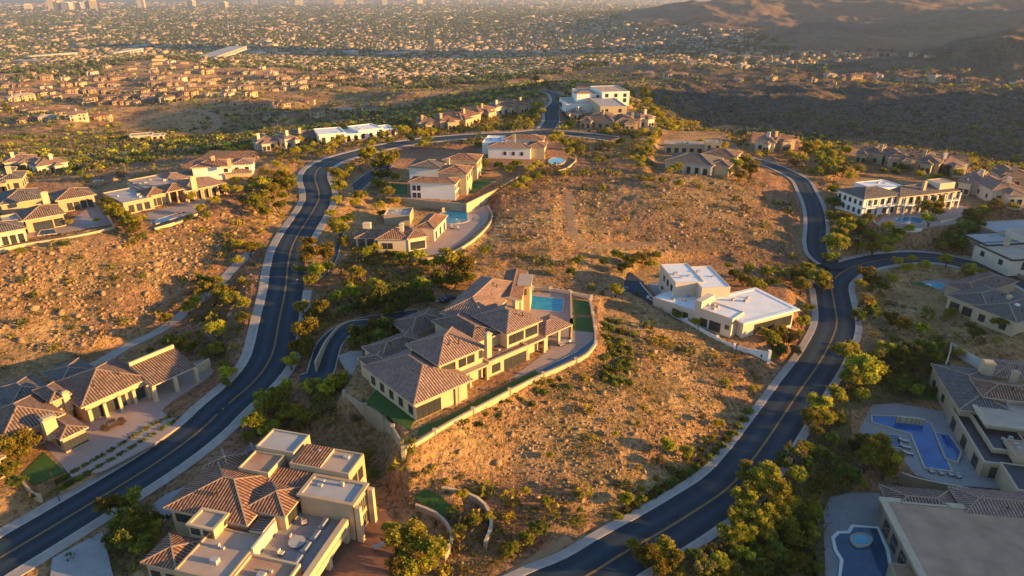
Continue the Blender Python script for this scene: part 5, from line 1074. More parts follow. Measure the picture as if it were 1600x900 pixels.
TC = [
 ('between the left road and the mansion drive', 'y', [(474,484,12),(505,487,14),(489,495,12,'g'),(480,521,20),(470,543,16),(456,570,14),(484,550,15,'g'),(486,603,17),(510,607,15),(531,598,17),(470,515,12,'g'),(498,622,10,'g')]),
 ('in the thicket above the terrace house', 'y', [(412,634,18,'g'),(436,628,22,'g'),(452,645,19),(470,655,15),(400,664,17,'g'),(421,672,16,'g'),(493,648,12,'r'),(447,612,14,'g'),(390,684,10,'g'),(468,672,12,'r'),(557,658,8,'r'),(515,640,9,'r')]),
 ('inside the mansion drive loop', 'g', [(560,527,16,'d'),(583,518,18),(603,512,18,'d'),(622,520,14),(575,535,14),(597,530,15,'d'),(548,536,10)]),
 ('on the bank above the mansion drive', 'd', [(548,465,16,'g'),(568,480,17),(590,472,18,'g'),(613,462,18),(637,466,16),(590,452,14,'y'),(655,450,16,'g'),(668,470,12),(630,483,12),(528,470,13,'g'),(610,486,12,'g'),(540,488,11)]),
 ('in the grove right of the left road', 'y', [(483,388,14),(485,408,17),(510,404,17),(497,425,15,'g'),(488,440,12,'g'),(556,430,14),(545,440,10,'r'),(471,425,10,'g'),(478,398,12,'g'),(512,422,11,'d')]),
 ('under the orange-roofed house', 'y', [(575,398,11,'g'),(590,392,10),(632,404,12),(657,403,13),(700,417,22),(722,424,20),(712,440,17,'g'),(690,438,15,'g'),(735,438,14),(668,415,10,'g'),(610,401,9,'d'),(758,395,10,'g')]),
 ('between the left road and the upper driveway', 'y', [(521,274,11),(537,280,12),(531,297,13),(527,318,10),(518,337,9),(560,309,12),(555,320,9),(575,372,10,'d'),(532,364,14),(545,345,11,'d'),(540,380,11,'g'),(522,350,9,'g')]),
 ('left of the upper white villa', 'g', [(606,258,16),(588,262,11,'d'),(575,248,12,'d'),(608,305,11,'y'),(620,318,8,'y'),(590,290,10,'g'),(592,325,9,'y'),(594,336,8,'g'),(575,246,13,'y'),(596,275,11,'d'),(618,280,9)]),
 ('on the upper bank left of the road', 'y', [(427,303,12),(440,288,15),(452,296,14),(410,295,14),(415,310,12),(432,262,9),(446,310,10,'g'),(402,322,15,'g'),(418,335,14,'g'),(436,326,12,'g'),(385,318,10,'r'),(443,272,10),(455,282,9,'g'),(372,300,9),(395,285,9,'g')]),
 ('on the lower bank left of the road', 'y', [(296,483,13),(322,458,14),(345,461,15),(362,467,14),(385,480,12),(372,385,10),(392,394,13),(372,412,10),(337,446,12,'g'),(382,498,11,'g'),(318,440,12,'d'),(307,470,11,'g'),(265,500,11),(405,388,9,'g')]),
 ('behind the drive-through house', 'g', [(282,540,12),(300,547,13),(318,556,10),(341,524,17,'y'),(340,550,12,'y'),(270,535,10),(352,588,12,'y'),(365,582,8,'y'),(357,600,8),(350,572,9,'g'),(240,555,9,'d')]),
 ('beside the square lawn', 'y', [(8,706,27),(34,702,26),(20,735,16,'g'),(30,758,13,'d'),(55,775,8,'r')]),
 ('beside the bottom left pavers', 'g', [(183,795,20),(205,785,18,'g'),(193,825,24,'d'),(222,820,24),(240,832,17,'y'),(205,848,22,'d'),(228,852,18),(250,815,12,'d'),(182,845,14,'d')]),
 ('right of the terrace house', 'y', [(640,852,34),(665,862,26),(632,880,30),(652,888,26),(610,830,14),(575,715,12),(570,735,10,'g'),(612,838,9,'g')]),
 ('on the slope beyond the terrace house', 'r', [(612,735,8,'y'),(585,742,9,'g'),(650,745,7),(823,770,8,'y'),(722,776,10,'y'),(740,815,11,'y'),(765,810,9,'y'),(850,785,10,'g'),(720,828,9,'g'),(838,832,16,'d'),(820,845,13,'g'),(800,862,12,'g')]),
 ('on the bare central slope', 'y', [(1122,662,9),(1097,655,7,'r'),(1040,700,13),(1072,708,12),(1027,722,10,'r'),(980,781,11),(905,800,7,'g'),(860,712,6),(960,680,6),(1005,640,6),(997,662,5),(1176,608,8)]),
 ('in the big grove beside the right road', 'y', [(1168,742,22),(1190,752,24),(1205,775,23),(1160,785,21),(1183,805,24),(1210,805,22),(1150,812,18),(1175,770,20),(1225,790,15,'g'),(1140,838,20,'g'),(1165,835,17),(1195,832,18,'g'),(1222,826,18,'g')]),
 ('at the bottom edge by the right road', 'y', [(1005,868,18),(1030,862,20),(1050,872,17),(1022,888,20,'g'),(990,856,12),(1060,895,14,'g'),(1098,885,17,'r'),(1120,880,16,'y'),(1140,893,17,'y'),(1160,868,16,'g'),(1083,870,12,'d'),(1108,862,12,'r')]),
 ('right of the road below the bend', 'y', [(1320,562,22),(1335,580,25),(1350,597,22),(1322,598,20,'g'),(1362,582,17,'g'),(1382,548,15),(1372,558,11,'r'),(1342,620,14,'g'),(1276,638,19),(1262,655,17),(1290,657,16,'y'),(1310,660,13,'d'),(1270,675,13,'g'),(1305,620,15,'g')]),
 ('in the garden above the deep blue pool', 'd', [(1400,560,15),(1420,552,17),(1440,548,16),(1460,560,15,'g'),(1402,582,15),(1425,572,15),(1450,582,12),(1382,592,13),(1408,606,15),(1430,612,12,'g'),(1465,540,12),(1470,575,12,'d'),(1495,555,10,'y'),(1424,597,13,'g'),(1452,610,9)]),
 ('left of the deep blue pool', 'y', [(1365,710,24),(1385,722,20),(1350,725,22,'g'),(1340,700,17,'d'),(1378,740,17),(1345,758,9),(1240,712,15,'r'),(1258,700,13,'g'),(1240,745,17,'g'),(1225,722,13,'d'),(1290,720,15,'d'),(1310,738,16,'d'),(1280,760,15,'g'),(1330,745,14,'d'),(1262,728,14,'d'),(1296,690,13,'d')]),
 ('in the bottom right thicket', 'd', [(1235,845,17,'g'),(1255,862,16),(1240,880,16,'g'),(1215,868,16),(1262,830,15,'g'),(1268,890,14),(1222,893,15),(1200,870,14,'y'),(1190,890,14),(1245,810,14),(1270,800,12,'g'),(1180,858,13,'d')]),
 ('below the modern white house', 'y', [(1215,520,12,'y'),(1205,532,12,'g'),(1230,535,14,'r'),(1220,548,11,'d'),(1242,525,10,'g'),(1252,505,11,'y'),(1240,552,10,'r'),(1262,485,10,'g'),(1210,560,8,'g'),(1192,520,8,'y')]),
 ('behind the modern white house', 'y', [(1250,452,14),(1272,440,16),(1262,428,14,'g'),(1240,432,14,'g'),(1222,430,12,'r'),(1180,448,13,'g'),(1160,440,11),(1148,432,11,'d'),(1195,430,12,'g'),(1205,446,10,'d'),(1170,425,10,'g'),(1285,452,11),(1140,418,8,'g')]),
 ('left of the modern white house', 'g', [(1003,404,12,'y'),(985,410,12),(1015,415,10,'y'),(965,402,10,'g'),(962,458,12,'y'),(972,420,11,'d'),(945,412,9,'d'),(900,410,10,'g'),(893,428,9,'d'),(1025,402,8,'g'),(1040,455,7,'d'),(1085,505,8,'y'),(1058,494,8,'g')]),
 ('at the road junction', 'y', [(1298,388,19),(1290,405,15,'g'),(1306,372,14),(1316,345,15),(1300,342,12,'g'),(1322,358,15),(1340,388,10),(1362,392,11),(1385,395,10),(1393,378,12),(1350,432,15),(1362,440,12,'g'),(1345,448,10,'y'),(1400,412,9),(1425,408,8)]),
 ('around the oval turquoise pool', 'y', [(1440,322,14),(1458,334,15),(1466,322,11,'g'),(1450,347,12,'g'),(1383,357,10,'y'),(1420,361,10,'y'),(1360,368,11,'g'),(1352,348,11,'g'),(1402,366,9,'g'),(1378,380,10,'y'),(1480,318,9,'g'),(1300,318,13,'d'),(1302,300,10,'g'),(1337,355,12,'d')]),
 ('above the layered-roof house', 'g', [(1515,345,14),(1530,335,14),(1500,362,15,'d'),(1520,360,12,'d'),(1545,330,10,'r'),(1482,375,12,'d'),(1502,385,12,'d'),(1470,388,10),(1582,325,9,'y'),(1555,322,9,'r')]),
 ('around the small garden pool', 'g', [(1477,412,11,'y'),(1415,422,10,'y'),(1440,418,10,'y'),(1520,425,13,'y'),(1505,428,10,'r'),(1392,440,10,'y'),(1375,450,11,'d'),(1350,478,15,'r'),(1365,490,13,'d'),(1340,495,12,'d'),(1405,508,13,'y'),(1392,500,11,'d'),(1438,520,11,'y'),(1520,522,12,'d'),(1560,508,12,'d'),(1485,490,9)]),
 ('around the grey-roofed ridge villa', 'y', [(1008,240,11),(1000,252,10),(1015,228,10),(1056,266,10,'g'),(1045,270,7),(1150,262,12),(1165,255,11),(1172,270,12),(1155,278,11,'y'),(1140,270,9,'g'),(1178,262,9,'r'),(1128,232,9),(1095,225,7,'y'),(1035,285,7,'g'),(1060,290,8,'y')]),
 ('around the far right lane', 'y', [(1260,237,12),(1272,228,9),(1280,250,11,'g'),(1290,260,12,'g'),(1308,255,10),(1315,270,12,'y'),(1330,280,10,'y'),(1300,245,9),(1285,235,8),(1250,250,10),(1240,258,9,'r'),(1322,238,8,'y'),(1275,272,10,'g'),(1232,245,9)]),
 ('behind the long white villa', 'd', [(1408,265,8),(1400,272,8),(1435,276,8,'y'),(1448,284,7,'y'),(1495,275,9,'y'),(1378,270,8,'g'),(1462,280,8,'g'),(1525,268,7,'y'),(1340,268,9,'g'),(1478,266,8,'r')]),
 ('by the white flat-roofed pair', 'y', [(530,222,10),(522,232,8),(470,222,8),(460,240,9),(480,238,9,'g'),(490,232,8),(620,205,9),(632,208,9),(655,213,9,'y'),(668,222,8,'g'),(640,220,8,'d'),(608,225,9,'g'),(580,228,7),(602,212,8),(676,208,7,'y'),(660,228,8,'y'),(590,222,7,'g')]),
 ('beside the white hilltop villa', 'y', [(870,215,10),(862,222,9),(880,225,8,'g'),(842,262,10,'y'),(826,270,10,'y'),(822,284,11,'g'),(805,262,9,'g'),(838,280,9,'g'),(890,240,8),(902,232,8,'d'),(750,232,9,'g'),(760,260,9,'g'),(795,268,9,'y'),(812,296,10,'y'),(780,262,8,'d'),(855,272,8,'r')]),
 ('along the knoll lane', 'y', [(842,168,8),(846,178,8),(838,186,7,'g'),(876,158,7,'g'),(880,168,8,'g'),(1008,152,9),(1012,162,8),(1020,176,8),(1030,184,8),(1040,192,8),(1050,200,7),(962,200,7),(890,198,8,'d'),(950,208,7,'y'),(990,218,8,'d'),(970,225,8,'d'),(1000,262,7,'y'),(1060,196,6),(826,198,7,'y'),(905,192,7,'d')]),
 ('around the left ridge terraces', 'g', [(180,335,14,'y'),(192,345,14,'y'),(205,352,13,'g'),(213,362,12,'g'),(170,322,12,'d'),(220,345,9,'y'),(110,350,6,'y'),(155,346,6,'y'),(300,310,8,'y'),(315,330,9,'y'),(335,318,9,'y'),(355,300,10,'y'),(370,285,8,'g'),(325,342,9,'g'),(295,345,8,'d'),(222,372,9,'g'),(38,395,9,'g'),(100,385,8,'d'),(140,278,6,'y')]),
]
nplaced = 0
CUT = sorted((t[2]/1.0 for _, _, L in TC for t in L), reverse=True)[284]; SMALL = []
def mesh_arrays(me):
    v = np.empty(len(me.vertices)*3, np.float32); me.vertices.foreach_get('co', v); return v.reshape(-1, 3)
for phrase, kd, L in TC:
    byk = {}
    for t in L:
        if t[2] <= CUT and nplaced >= 0 and t[2] < 10.5: SMALL.append((t[3] if len(t) > 3 else kd, *t[:3])); continue
        byk.setdefault(t[3] if len(t) > 3 else kd, []).append(t)
    for k, M in byk.items():
        M.sort(key=lambda t: t[0])
        for i, t in enumerate(M):
            wn = where(i, len(M)); lab = f"{LOOK[k]} desert tree {phrase}" if not wn else f"{wn} {LOOK[k]} tree {phrase}" if 'from' not in wn else f"{LOOK[k]} tree, {wn}, {phrase}"
            tree(k, t[0], t[1], t[2], lab, 'desert trees '+phrase); nplaced += 1
VV = []; MM = []
for k, x, y, r in SMALL:
    p = hit(x, y+r*.62); s = 1.2*r*(raydir(x, y).normalized().dot(Vector((0, cos(PITCH), -sin(PITCH))))*(p-cam.location).length)/F; me = tr.choice(CRN[k]); v = mesh_arrays(me); a = tr.uniform(0, 6.28)
    v = np.stack([v[:, 0]*cos(a)-v[:, 1]*sin(a), v[:, 0]*sin(a)+v[:, 1]*cos(a), v[:, 2]*.95], 1)*s+np.array(p); v = v.reshape(-1, 3, 3); keep = NR.rand(len(v)) < .6; q = np.empty(len(me.polygons), np.int32); me.polygons.foreach_get('material_index', q)
    base = {'y': 0, 'g': 1, 'd': 2, 'r': 3}[k]; VV.append(v[keep].reshape(-1, 3)); MM.append(np.full(int(keep.sum()), base))
VV = np.concatenate(VV)
prop(link('small_tree_cover', npmesh('small_tree_cover', VV, np.arange(len(VV)).reshape(-1, 3), ['leaf_gold', 'leaf_green', 'leaf_dark', 'leaf_dry'], np.concatenate(MM))), 'smaller desert trees and large bushes between the houses', None, None, 'stuff')
for i, (x, y, r) in enumerate([(20,180,7),(14,172,6),(1005,150,8),(838,128,5),(1338,385,9),(305,160,4)]):
    tree('p', x, y, r, ['palm tree beside the golden house at the far left','smaller palm behind the golden house at the far left','palm standing on the knoll ridge','small palm by the lane end','palm among the trees at the road junction','tiny palm above the golden bluff'][i], None)
# round shrubs planted in a row along the right road
def shrubs(pts, kind, label, group, z=None):
    for x, y, r in pts:
        p = hit(x, y+r*.5) if z is None else at(x, y+r*.5, z); s = r*(p-cam.location).length/F; o = link('round_shrub', tr.choice(SHR[kind]), None, p-Vector((0, 0, .05)), tr.uniform(0, 6.28)); o.scale = (s,)*3; prop(o, label, 'shrub', group)
row = [(965,805,9),(978,795,9),(991,786,9),(1004,778,9),(1016,772,9),(1028,764,9),(1040,757,9),(1053,750,9),(1064,742,9),(1075,735,9),(1086,727,8),(1097,719,8),(1108,712,8),(1118,703,8),(1127,694,8),(1136,684,8),(1145,675,8),(1154,664,8),(1162,653,8),(1170,641,8)]
shrubs(row, 'g', 'round green shrub in the row along the right road kerb', 'shrubs lining the right road')
shrubs([(a-14, b-11, 6) for a, b, c in row[2:15:2]], 'y', 'smaller shrub behind the row along the right road kerb', 'small shrubs behind the roadside row')
def along(P, n, dx=0, dy=0): L = catmull([Vector((a, b, 0)) for a, b in P], 6); return [(L[int(i*(len(L)-1)/(n-1))].x+dx, L[int(i*(len(L)-1)/(n-1))].y+dy, 5.6) for i in range(n)]
shrubs(along([(97,760),(165,723),(240,678),(281,653)], 24), 'g', 'low shrub in the hedge strip between sidewalk and planter wall', 'hedge shrubs along the forecourt', .95)
shrubs(along([(93,750),(161,712),(235,667),(275,647)], 24, 0, -1), 'g', 'low shrub in the inner hedge strip beside the forecourt paving', 'inner hedge shrubs along the forecourt', .95)
vine = [(950+R.uniform(-14, 34)+(i % 6)*2, 498+i*2.1, R.uniform(5, 8)) for i in range(48)]
shrubs(vine, 'g', 'bushy shrub in the green patch right of the mansion wall', 'shrubs in the green patch below the mansion')
shrubs([(890-i*9+R.uniform(-8, 8), 590+i*4+R.uniform(-8, 14), R.uniform(4, 7)) for i in range(16)], 'g', 'shrub scattered on the slope under the mansion retaining wall', 'shrubs under the retaining wall')

# ------------------------------------------------------------ ground cover that nobody could count
def scatter(n, rmin, rmax, azd=41, seed=1):
    rs = np.random.RandomState(seed); r = rmin*(rmax/rmin)**rs.rand(n); a = np.radians(rs.uniform(-azd, azd, n)); return r*np.sin(a), r*np.cos(a), rs
def blobs_early(x, y, z, sz, per, rs, ts=.27):
    n = len(x); C = np.stack([x, y, z+sz*.42], 1); d = rs.normal(0, 1, (n*per, 3)); d /= np.linalg.norm(d, axis=1)[:, None]; d[:, 2] *= .7
    P = np.repeat(C, per, 0)+d*np.repeat(sz, per)[:, None]*rs.uniform(.45, .85, (n*per, 1)); a = rs.normal(0, 1, (n*per, 3)); b = rs.normal(0, 1, (n*per, 3)); a /= np.linalg.norm(a, axis=1)[:, None]; b /= np.linalg.norm(b, axis=1)[:, None]
    s_ = (np.repeat(sz, per)*ts*rs.uniform(.6, 1.3, n*per))[:, None]; return np.stack([P+a*s_, P+b*s_, P-(a+b)*s_*.7], 1).reshape(-1, 3)
def clear_at(x, y): return zat(x, y, CLEAR) > .02
def stuff(name, label, V, Fc, mats, mi=None, smooth_=False):
    return prop(link(name, npmesh(name, V, Fc, mats, mi, None, smooth_)), label, None, None, 'stuff')
x, y, rs = scatter(95000, 74, 680, 42, 4)
ok = ~clear_at(x, y); px, py = proj(x, y, zat(x, y)); den = fbm(x/14, y/14, 3, 55); low = inpoly(px, py, [(1180,650),(1320,560),(1500,520),(1480,640),(1330,640),(1330,780),(1290,900),(980,900),(1120,800)])
bank = inpoly(px, py, [(340,640),(450,560),(500,450),(560,380),(640,400),(720,470),(560,560),(520,620),(480,700),(350,720)])
ok &= (rs.rand(len(x)) < np.clip((den-.34)*2.8, .2, 1)*np.where(low | bank, 1.6, .8)); x = x[ok]; y = y[ok]; low = (low | bank)[ok]; n = len(x); z = zat(x, y); sz = rs.gamma(2.6, .165, n)*np.where(low, 1.7, 1.0)*np.clip(np.hypot(x, y)/230, .8, 1.8)
sz = np.clip(sz*1.12, .2, 2.3)
C = np.stack([x, y, z+sz*.35], 1); per = 13
P = np.repeat(C, per, 0)+rs.normal(0, 1, (n*per, 3))*np.repeat(sz, per)[:, None]*np.array([.42, .42, .3]); a = rs.normal(0, 1, (n*per, 3)); b = rs.normal(0, 1, (n*per, 3)); a /= np.linalg.norm(a, axis=1)[:, None]; b /= np.linalg.norm(b, axis=1)[:, None]
s_ = (np.repeat(sz, per)*rs.uniform(.16, .36, n*per))[:, None]; V = np.stack([P+a*s_, P+b*s_, P-(a+b)*s_*.7], 1).reshape(-1, 3)
kind = np.where(rs.rand(n) < np.where(low, .75, .42), 1, 0); kind = np.where(rs.rand(n) < .22, 2, kind)
stuff('desert_scrub', 'low dry bushes and grass tufts growing over the slopes', V, np.arange(len(V)).reshape(-1, 3), ['leaf_dry', 'leaf_green', 'leaf_gold'], np.repeat(kind, per))
# larger bushes crowding the banks, road edges and plots
x, y, rs = scatter(21000, 78, 640, 42, 24); z = zat(x, y); px, py = proj(x, y, z)
dense = inpoly(px, py, [(225,560),(290,470),(340,400),(375,300),(440,235),(560,200),(880,165),(1060,190),(1240,220),(1600,250),(1650,560),(1480,560),(1330,640),(1345,760),(1290,900),(980,900),(1140,780),(1260,620),(1310,500),(1290,430),(1215,440),(1140,410),(1000,400),(870,420),(780,400),(760,330),(815,260),(900,260),(1000,275),(1130,290),(1230,320),(1250,290),(1130,240),(1000,262),(880,250),(780,300),(740,410),(800,420),(700,460),(560,520),(560,610),(640,700),(560,690),(470,700),(380,700),(420,600)])
some = inpoly(px, py, [(620,700),(960,560),(990,500),(1210,590),(1140,690),(960,790),(820,900),(600,900)]) | inpoly(px, py, [(0,385),(230,340),(380,290),(460,280),(440,360),(330,420),(250,500),(0,580)])
nb = fbm(x/16, y/16, 3, 71); ok = ~clear_at(x, y) & (rs.rand(len(x)) < np.where(dense, np.clip((nb-.3)*4, .15, 1), np.where(some, .16, .06)))
for dx, dy in ((1.2, 0), (-1.2, 0), (0, 1.2), (0, -1.2)): ok &= ~clear_at(x+dx, y+dy)
bare = inpoly(px, py, [(770,300),(890,275),(1130,290),(1235,335),(1235,425),(1150,418),(1000,395),(880,405),(780,395)]) | inpoly(px, py, [(650,705),(930,565),(955,520),(1180,590),(1140,660),(960,760),(820,790)])
ok &= ~bare | (rs.rand(len(x)) < .13)
x, y, z = x[ok], y[ok], z[ok]; sz = np.clip(rs.gamma(4, .3, len(x)), .5, 2.6)*np.clip(np.hypot(x, y)/260, .85, 1.5); V = blobs_early(x, y, z, sz, 44, rs)
stuff('desert_bushes', 'rounded olive and golden bushes crowding the banks and road edges', V, np.arange(len(V)).reshape(-1, 3), ['leaf_green', 'leaf_gold', 'leaf_dry', 'leaf_dark'], np.repeat(rs.choice(4, len(x), p=[.34, .32, .16, .18]), 44))
x, y, rs = scatter(16000, 360, 1250, 40, 34); z = zat(x, y); ok = ~clear_at(x, y) & (rs.rand(len(x)) < .8); x, y, z = x[ok], y[ok], z[ok]; sz = rs.uniform(.7, 2.0, len(x)); V = blobs_early(x, y, z, sz, 9, rs, .5)
stuff('hillside_scrub', 'small dark bushes dotting the farther hillsides', V, np.arange(len(V)).reshape(-1, 3), ['leaf_dry', 'leaf_green', 'leaf_dark'], np.repeat(rs.choice(3, len(x), p=[.3, .3, .4]), 9))
# boulders and rubble
x, y, rs = scatter(190000, 74, 520, 42, 9); z = zat(x, y); px, py = proj(x, y, z)
A = inpoly(px, py, [(-50,405),(120,385),(230,370),(330,330),(400,330),(345,390),(330,420),(240,500),(150,540),(-50,560)])
B = inpoly(px, py, [(780,285),(900,280),(1130,285),(1235,330),(1240,400),(1180,425),(1080,400),(900,380),(780,390)])
Cc = inpoly(px, py, [(640,700),(760,640),(930,560),(960,500),(1060,510),(1200,590),(1150,680),(1000,760),(860,790),(700,760)])
Dd = inpoly(px, py, [(640,760),(720,790),(740,850),(690,890),(620,800)])
pr = np.where(A, 1.0, np.where(B, .55, np.where(Cc, .42, np.where(Dd, .5, .07)))); pr = pr*np.clip((fbm(x/8, y/8, 3, 77)-.3)*3, .2, 1)
ok = ~clear_at(x, y) & (rs.rand(len(x)) < pr) ; x = x[ok]; y = y[ok]; z = z[ok]; A = A[ok]; n = len(x)
sz = np.clip(rs.gamma(1.7, .115, n), .08, 1.15)*np.where(A, 1.25, 1.0)*np.clip(np.hypot(x, y)/190, .8, 2)
ico = np.array([(0,0,1),(.894,0,.447),(.276,.851,.447),(-.724,.526,.447),(-.724,-.526,.447),(.276,-.851,.447),(.724,.526,-.447),(-.276,.851,-.447),(-.894,0,-.447),(-.276,-.851,-.447),(.724,-.526,-.447)])
fi = np.array([(0,1,2),(0,2,3),(0,3,4),(0,4,5),(0,5,1),(1,6,2),(2,7,3),(3,8,4),(4,9,5),(5,10,1),(6,7,2),(7,8,3),(8,9,4),(9,10,5),(10,6,1)])
jit = rs.uniform(.65, 1.25, (n, 11, 1)); sc = np.stack([rs.uniform(.7, 1.3, n), rs.uniform(.7, 1.3, n), rs.uniform(.5, .9, n)], 1)[:, None]; V = ico[None]*jit*sc*sz[:, None, None]
th = rs.uniform(0, 6.28, n); c_, s_ = np.cos(th)[:, None], np.sin(th)[:, None]; V = np.stack([V[..., 0]*c_-V[..., 1]*s_, V[..., 0]*s_+V[..., 1]*c_, V[..., 2]], -1)+np.stack([x, y, z], 1)[:, None]
stuff('boulder_rubble', 'boulders and broken rock strewn over the slopes', V.reshape(-1, 3), (fi[None]+11*np.arange(n)[:, None, None]).reshape(-1, 3), ['boulder'])

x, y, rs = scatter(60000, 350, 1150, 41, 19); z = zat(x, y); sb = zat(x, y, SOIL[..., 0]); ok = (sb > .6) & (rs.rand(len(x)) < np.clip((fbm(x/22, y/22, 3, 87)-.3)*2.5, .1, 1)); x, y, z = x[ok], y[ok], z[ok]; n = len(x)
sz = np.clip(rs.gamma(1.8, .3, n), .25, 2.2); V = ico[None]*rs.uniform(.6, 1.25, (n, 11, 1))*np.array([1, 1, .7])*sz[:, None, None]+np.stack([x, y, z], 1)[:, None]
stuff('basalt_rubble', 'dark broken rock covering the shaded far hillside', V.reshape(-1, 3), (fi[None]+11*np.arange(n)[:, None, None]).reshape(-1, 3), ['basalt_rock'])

# ============================================================ distance
def blobs(x, y, z, sz, per, rs, flat=.6, ts=.5):
    n = len(x); C = np.stack([x, y, z+sz*.5], 1); d = rs.normal(0, 1, (n*per, 3)); d /= np.linalg.norm(d, axis=1)[:, None]; d[:, 2] *= flat
    P = np.repeat(C, per, 0)+d*np.repeat(sz, per)[:, None]*.62; a = rs.normal(0, 1, (n*per, 3)); b = rs.normal(0, 1, (n*per, 3)); a /= np.linalg.norm(a, axis=1)[:, None]; b /= np.linalg.norm(b, axis=1)[:, None]
    s_ = (np.repeat(sz, per)*ts)[:, None]; V = np.stack([P+a*s_, P+b*s_, P-(a+b)*s_*.7], 1).reshape(-1, 3); return V
# valley and hillside trees between 300 m and 1.4 km
x, y, rs = scatter(17000, 300, 1500, 40, 14); z = zat(x, y); px, py = proj(x, y, z)
val = inpoly(px, py, [(-100,310),(-100,95),(500,95),(800,100),(1250,85),(1300,125),(1000,135),(860,150),(640,195),(500,205),(400,240),(300,235),(130,275)])
rid = inpoly(px, py, [(1200,90),(1600,112),(1650,150),(1400,135),(1200,122)]) | inpoly(px, py, [(1130,205),(1250,205),(1360,235),(1600,270),(1600,300),(1300,262)]) | inpoly(px, py, [(870,130),(1050,170),(1080,215),(870,215)])
ok = ((val & (fbm(x/45, y/45, 3, 8) > rs.uniform(.3, .55, len(x)))) | (rid & (rs.rand(len(x)) < .8))) & ~clear_at(x, y); bl = inpoly(px, py, [(170,170),(290,162),(315,195),(200,208)]); ok &= ~bl
x, y, z = x[ok], y[ok], z[ok]; sz = rs.uniform(1.3, 3.0, len(x)); V = blobs(x, y, z, sz, 30, rs, .6, .32)
stuff('valley_tree_cover', 'mixed trees filling the valley and the far neighbourhoods', V, np.arange(len(V)).reshape(-1, 3), ['leaf_dark', 'leaf_far', 'leaf_dry', 'leaf_gold'], np.repeat(rs.choice(4, len(x), p=[.26, .38, .18, .18]), 30))
x, y, rs = scatter(60000, 1050, 9500, 39, 15); z = zat(x, y); ok = (z < -55) & ((fbm(x/260, y/260, 3, 12) > .40) | (rs.rand(len(x)) < .25)); x, y, z = x[ok], y[ok], z[ok]
sz = rs.uniform(3.5, 7, len(x))*np.clip(np.hypot(x, y)/2500, 1, 2.0); V = blobs(x, y, z, sz, 9, rs, .5, .55)
stuff('city_tree_cover', 'trees spread over the distant city plain', V, np.arange(len(V)).reshape(-1, 3), ['leaf_far', 'leaf_dark'], np.repeat(rs.choice(2, len(x), p=[.75, .25]), 9))
x, y, rs = scatter(17000, 1250, 12000, 39, 16); z = zat(x, y); ok = (z < -60); x, y, z = x[ok], y[ok], z[ok]; n = len(x); far = np.hypot(x, y)
w = rs.uniform(4, 8.5, n)*np.clip(far/3800, .75, 1.7); big = (rs.rand(n) < .04) & (far > 2200); w = np.where(big, w*3.0, w); d = w*rs.uniform(.5, 1.1, n); hh = rs.uniform(4, 6, n)+np.where(big, 4, 0); an = rs.choice([0, .25, -.3, .8], n)
cx = np.array([(-1,-1,0),(1,-1,0),(1,1,0),(-1,1,0),(-1,-1,1),(1,-1,1),(1,1,1),(-1,1,1)]); V = cx[None]*np.stack([w, d, hh], 1)[:, None]; V[:, :4, 2] -= 3
V = np.stack([V[..., 0]*np.cos(an)[:, None]-V[..., 1]*np.sin(an)[:, None], V[..., 0]*np.sin(an)[:, None]+V[..., 1]*np.cos(an)[:, None], V[..., 2]], -1)+np.stack([x, y, z], 1)[:, None]
bf = np.array([(4,5,6,7),(0,1,5,4),(1,2,6,5),(2,3,7,6),(3,0,4,7)]); mi = np.repeat(rs.choice(4, n, p=[.62, .29, .07, .02]), 5)
stuff('distant_suburb', 'thousands of small buildings covering the distant plain', V.reshape(-1, 3), (bf[None]+8*np.arange(n)[:, None, None]).reshape(-1, 4), ['stucco_brown', 'stucco_tan', 'flat_pink', 'flat_grey'], mi)
# far hillside houses: every one its own object
def small_house_mesh(seed, two):
    rs = random.Random(seed); L, D, H = rs.uniform(17, 25), rs.uniform(10, 14), 3.6+(2.6 if two else 0)
    wl = MB(); rf = MB(); wn = MB()
    def unit(x0, x1, y0, y1, h, ax):
        wl.box(x0+.6, x1-.6, y0+.6, y1-.6, -3, h-.02, 0, bottom=False)
        half = min(x1-x0, y1-y0)/2; r = half*.34
        if x1-x0 >= y1-y0: A, B = (x0+half, (y0+y1)/2, h+r), (x1-half, (y0+y1)/2, h+r)
        else: A, B = ((x0+x1)/2, y0+half, h+r), ((x0+x1)/2, y1-half, h+r)
        p = [(x0, y0, h), (x1, y0, h), (x1, y1, h), (x0, y1, h)]
        if x1-x0 >= y1-y0: fs = [[p[0], p[1], B, A], [p[1], p[2], B], [p[2], p[3], A, B], [p[3], p[0], A]]
        else: fs = [[p[0], p[1], A], [p[1], p[2], B, A], [p[2], p[3], B], [p[3], p[0], A, B]]
        for f in fs: rf.face(f)
        rf.face(p[::-1])
        n = int((x1-x0-1.5)/3.4)
        for k in range(n): xx = x0+1.6+k*3.4; wn.box(xx, xx+1.7, y0+.54, y0+.7, .5, 2.6)
        if two:
            for k in range(n): xx = x0+1.6+k*3.4; wn.box(xx, xx+1.5, y0+.54, y0+.7, 3.8, 5.2)
        for k in range(2): yy = y0+2+k*4; wn.box(x1-.7, x1-.54, yy, yy+1.6, .6, 2.5)
    unit(-L/2, L/2, -D/2, D/2, H, 0); q = rs.uniform(-.3, .3)*L; unit(q-3.5, q+3.5, -D/2-rs.uniform(2.5, 5), D/2-1, H*.93, 1); q = rs.uniform(-.3, .3)*L; unit(q-4, q+4, -2, D/2+rs.uniform(2, 5), H*1.12, 1)
    c = q*.4; wl.box(c-.6, c+.6, -.5, .5, H, H+4)
    out = []
    for mb, nm in ((wl, 'wall'), (rf, 'roof'), (wn, 'windows')): o = mb.build(nm, 'stucco_tan'); out.append(o.data); bpy.data.objects.remove(o)
    return out
SM = [small_house_mesh(i, i % 3 == 0) for i in range(7)]
SMV = []
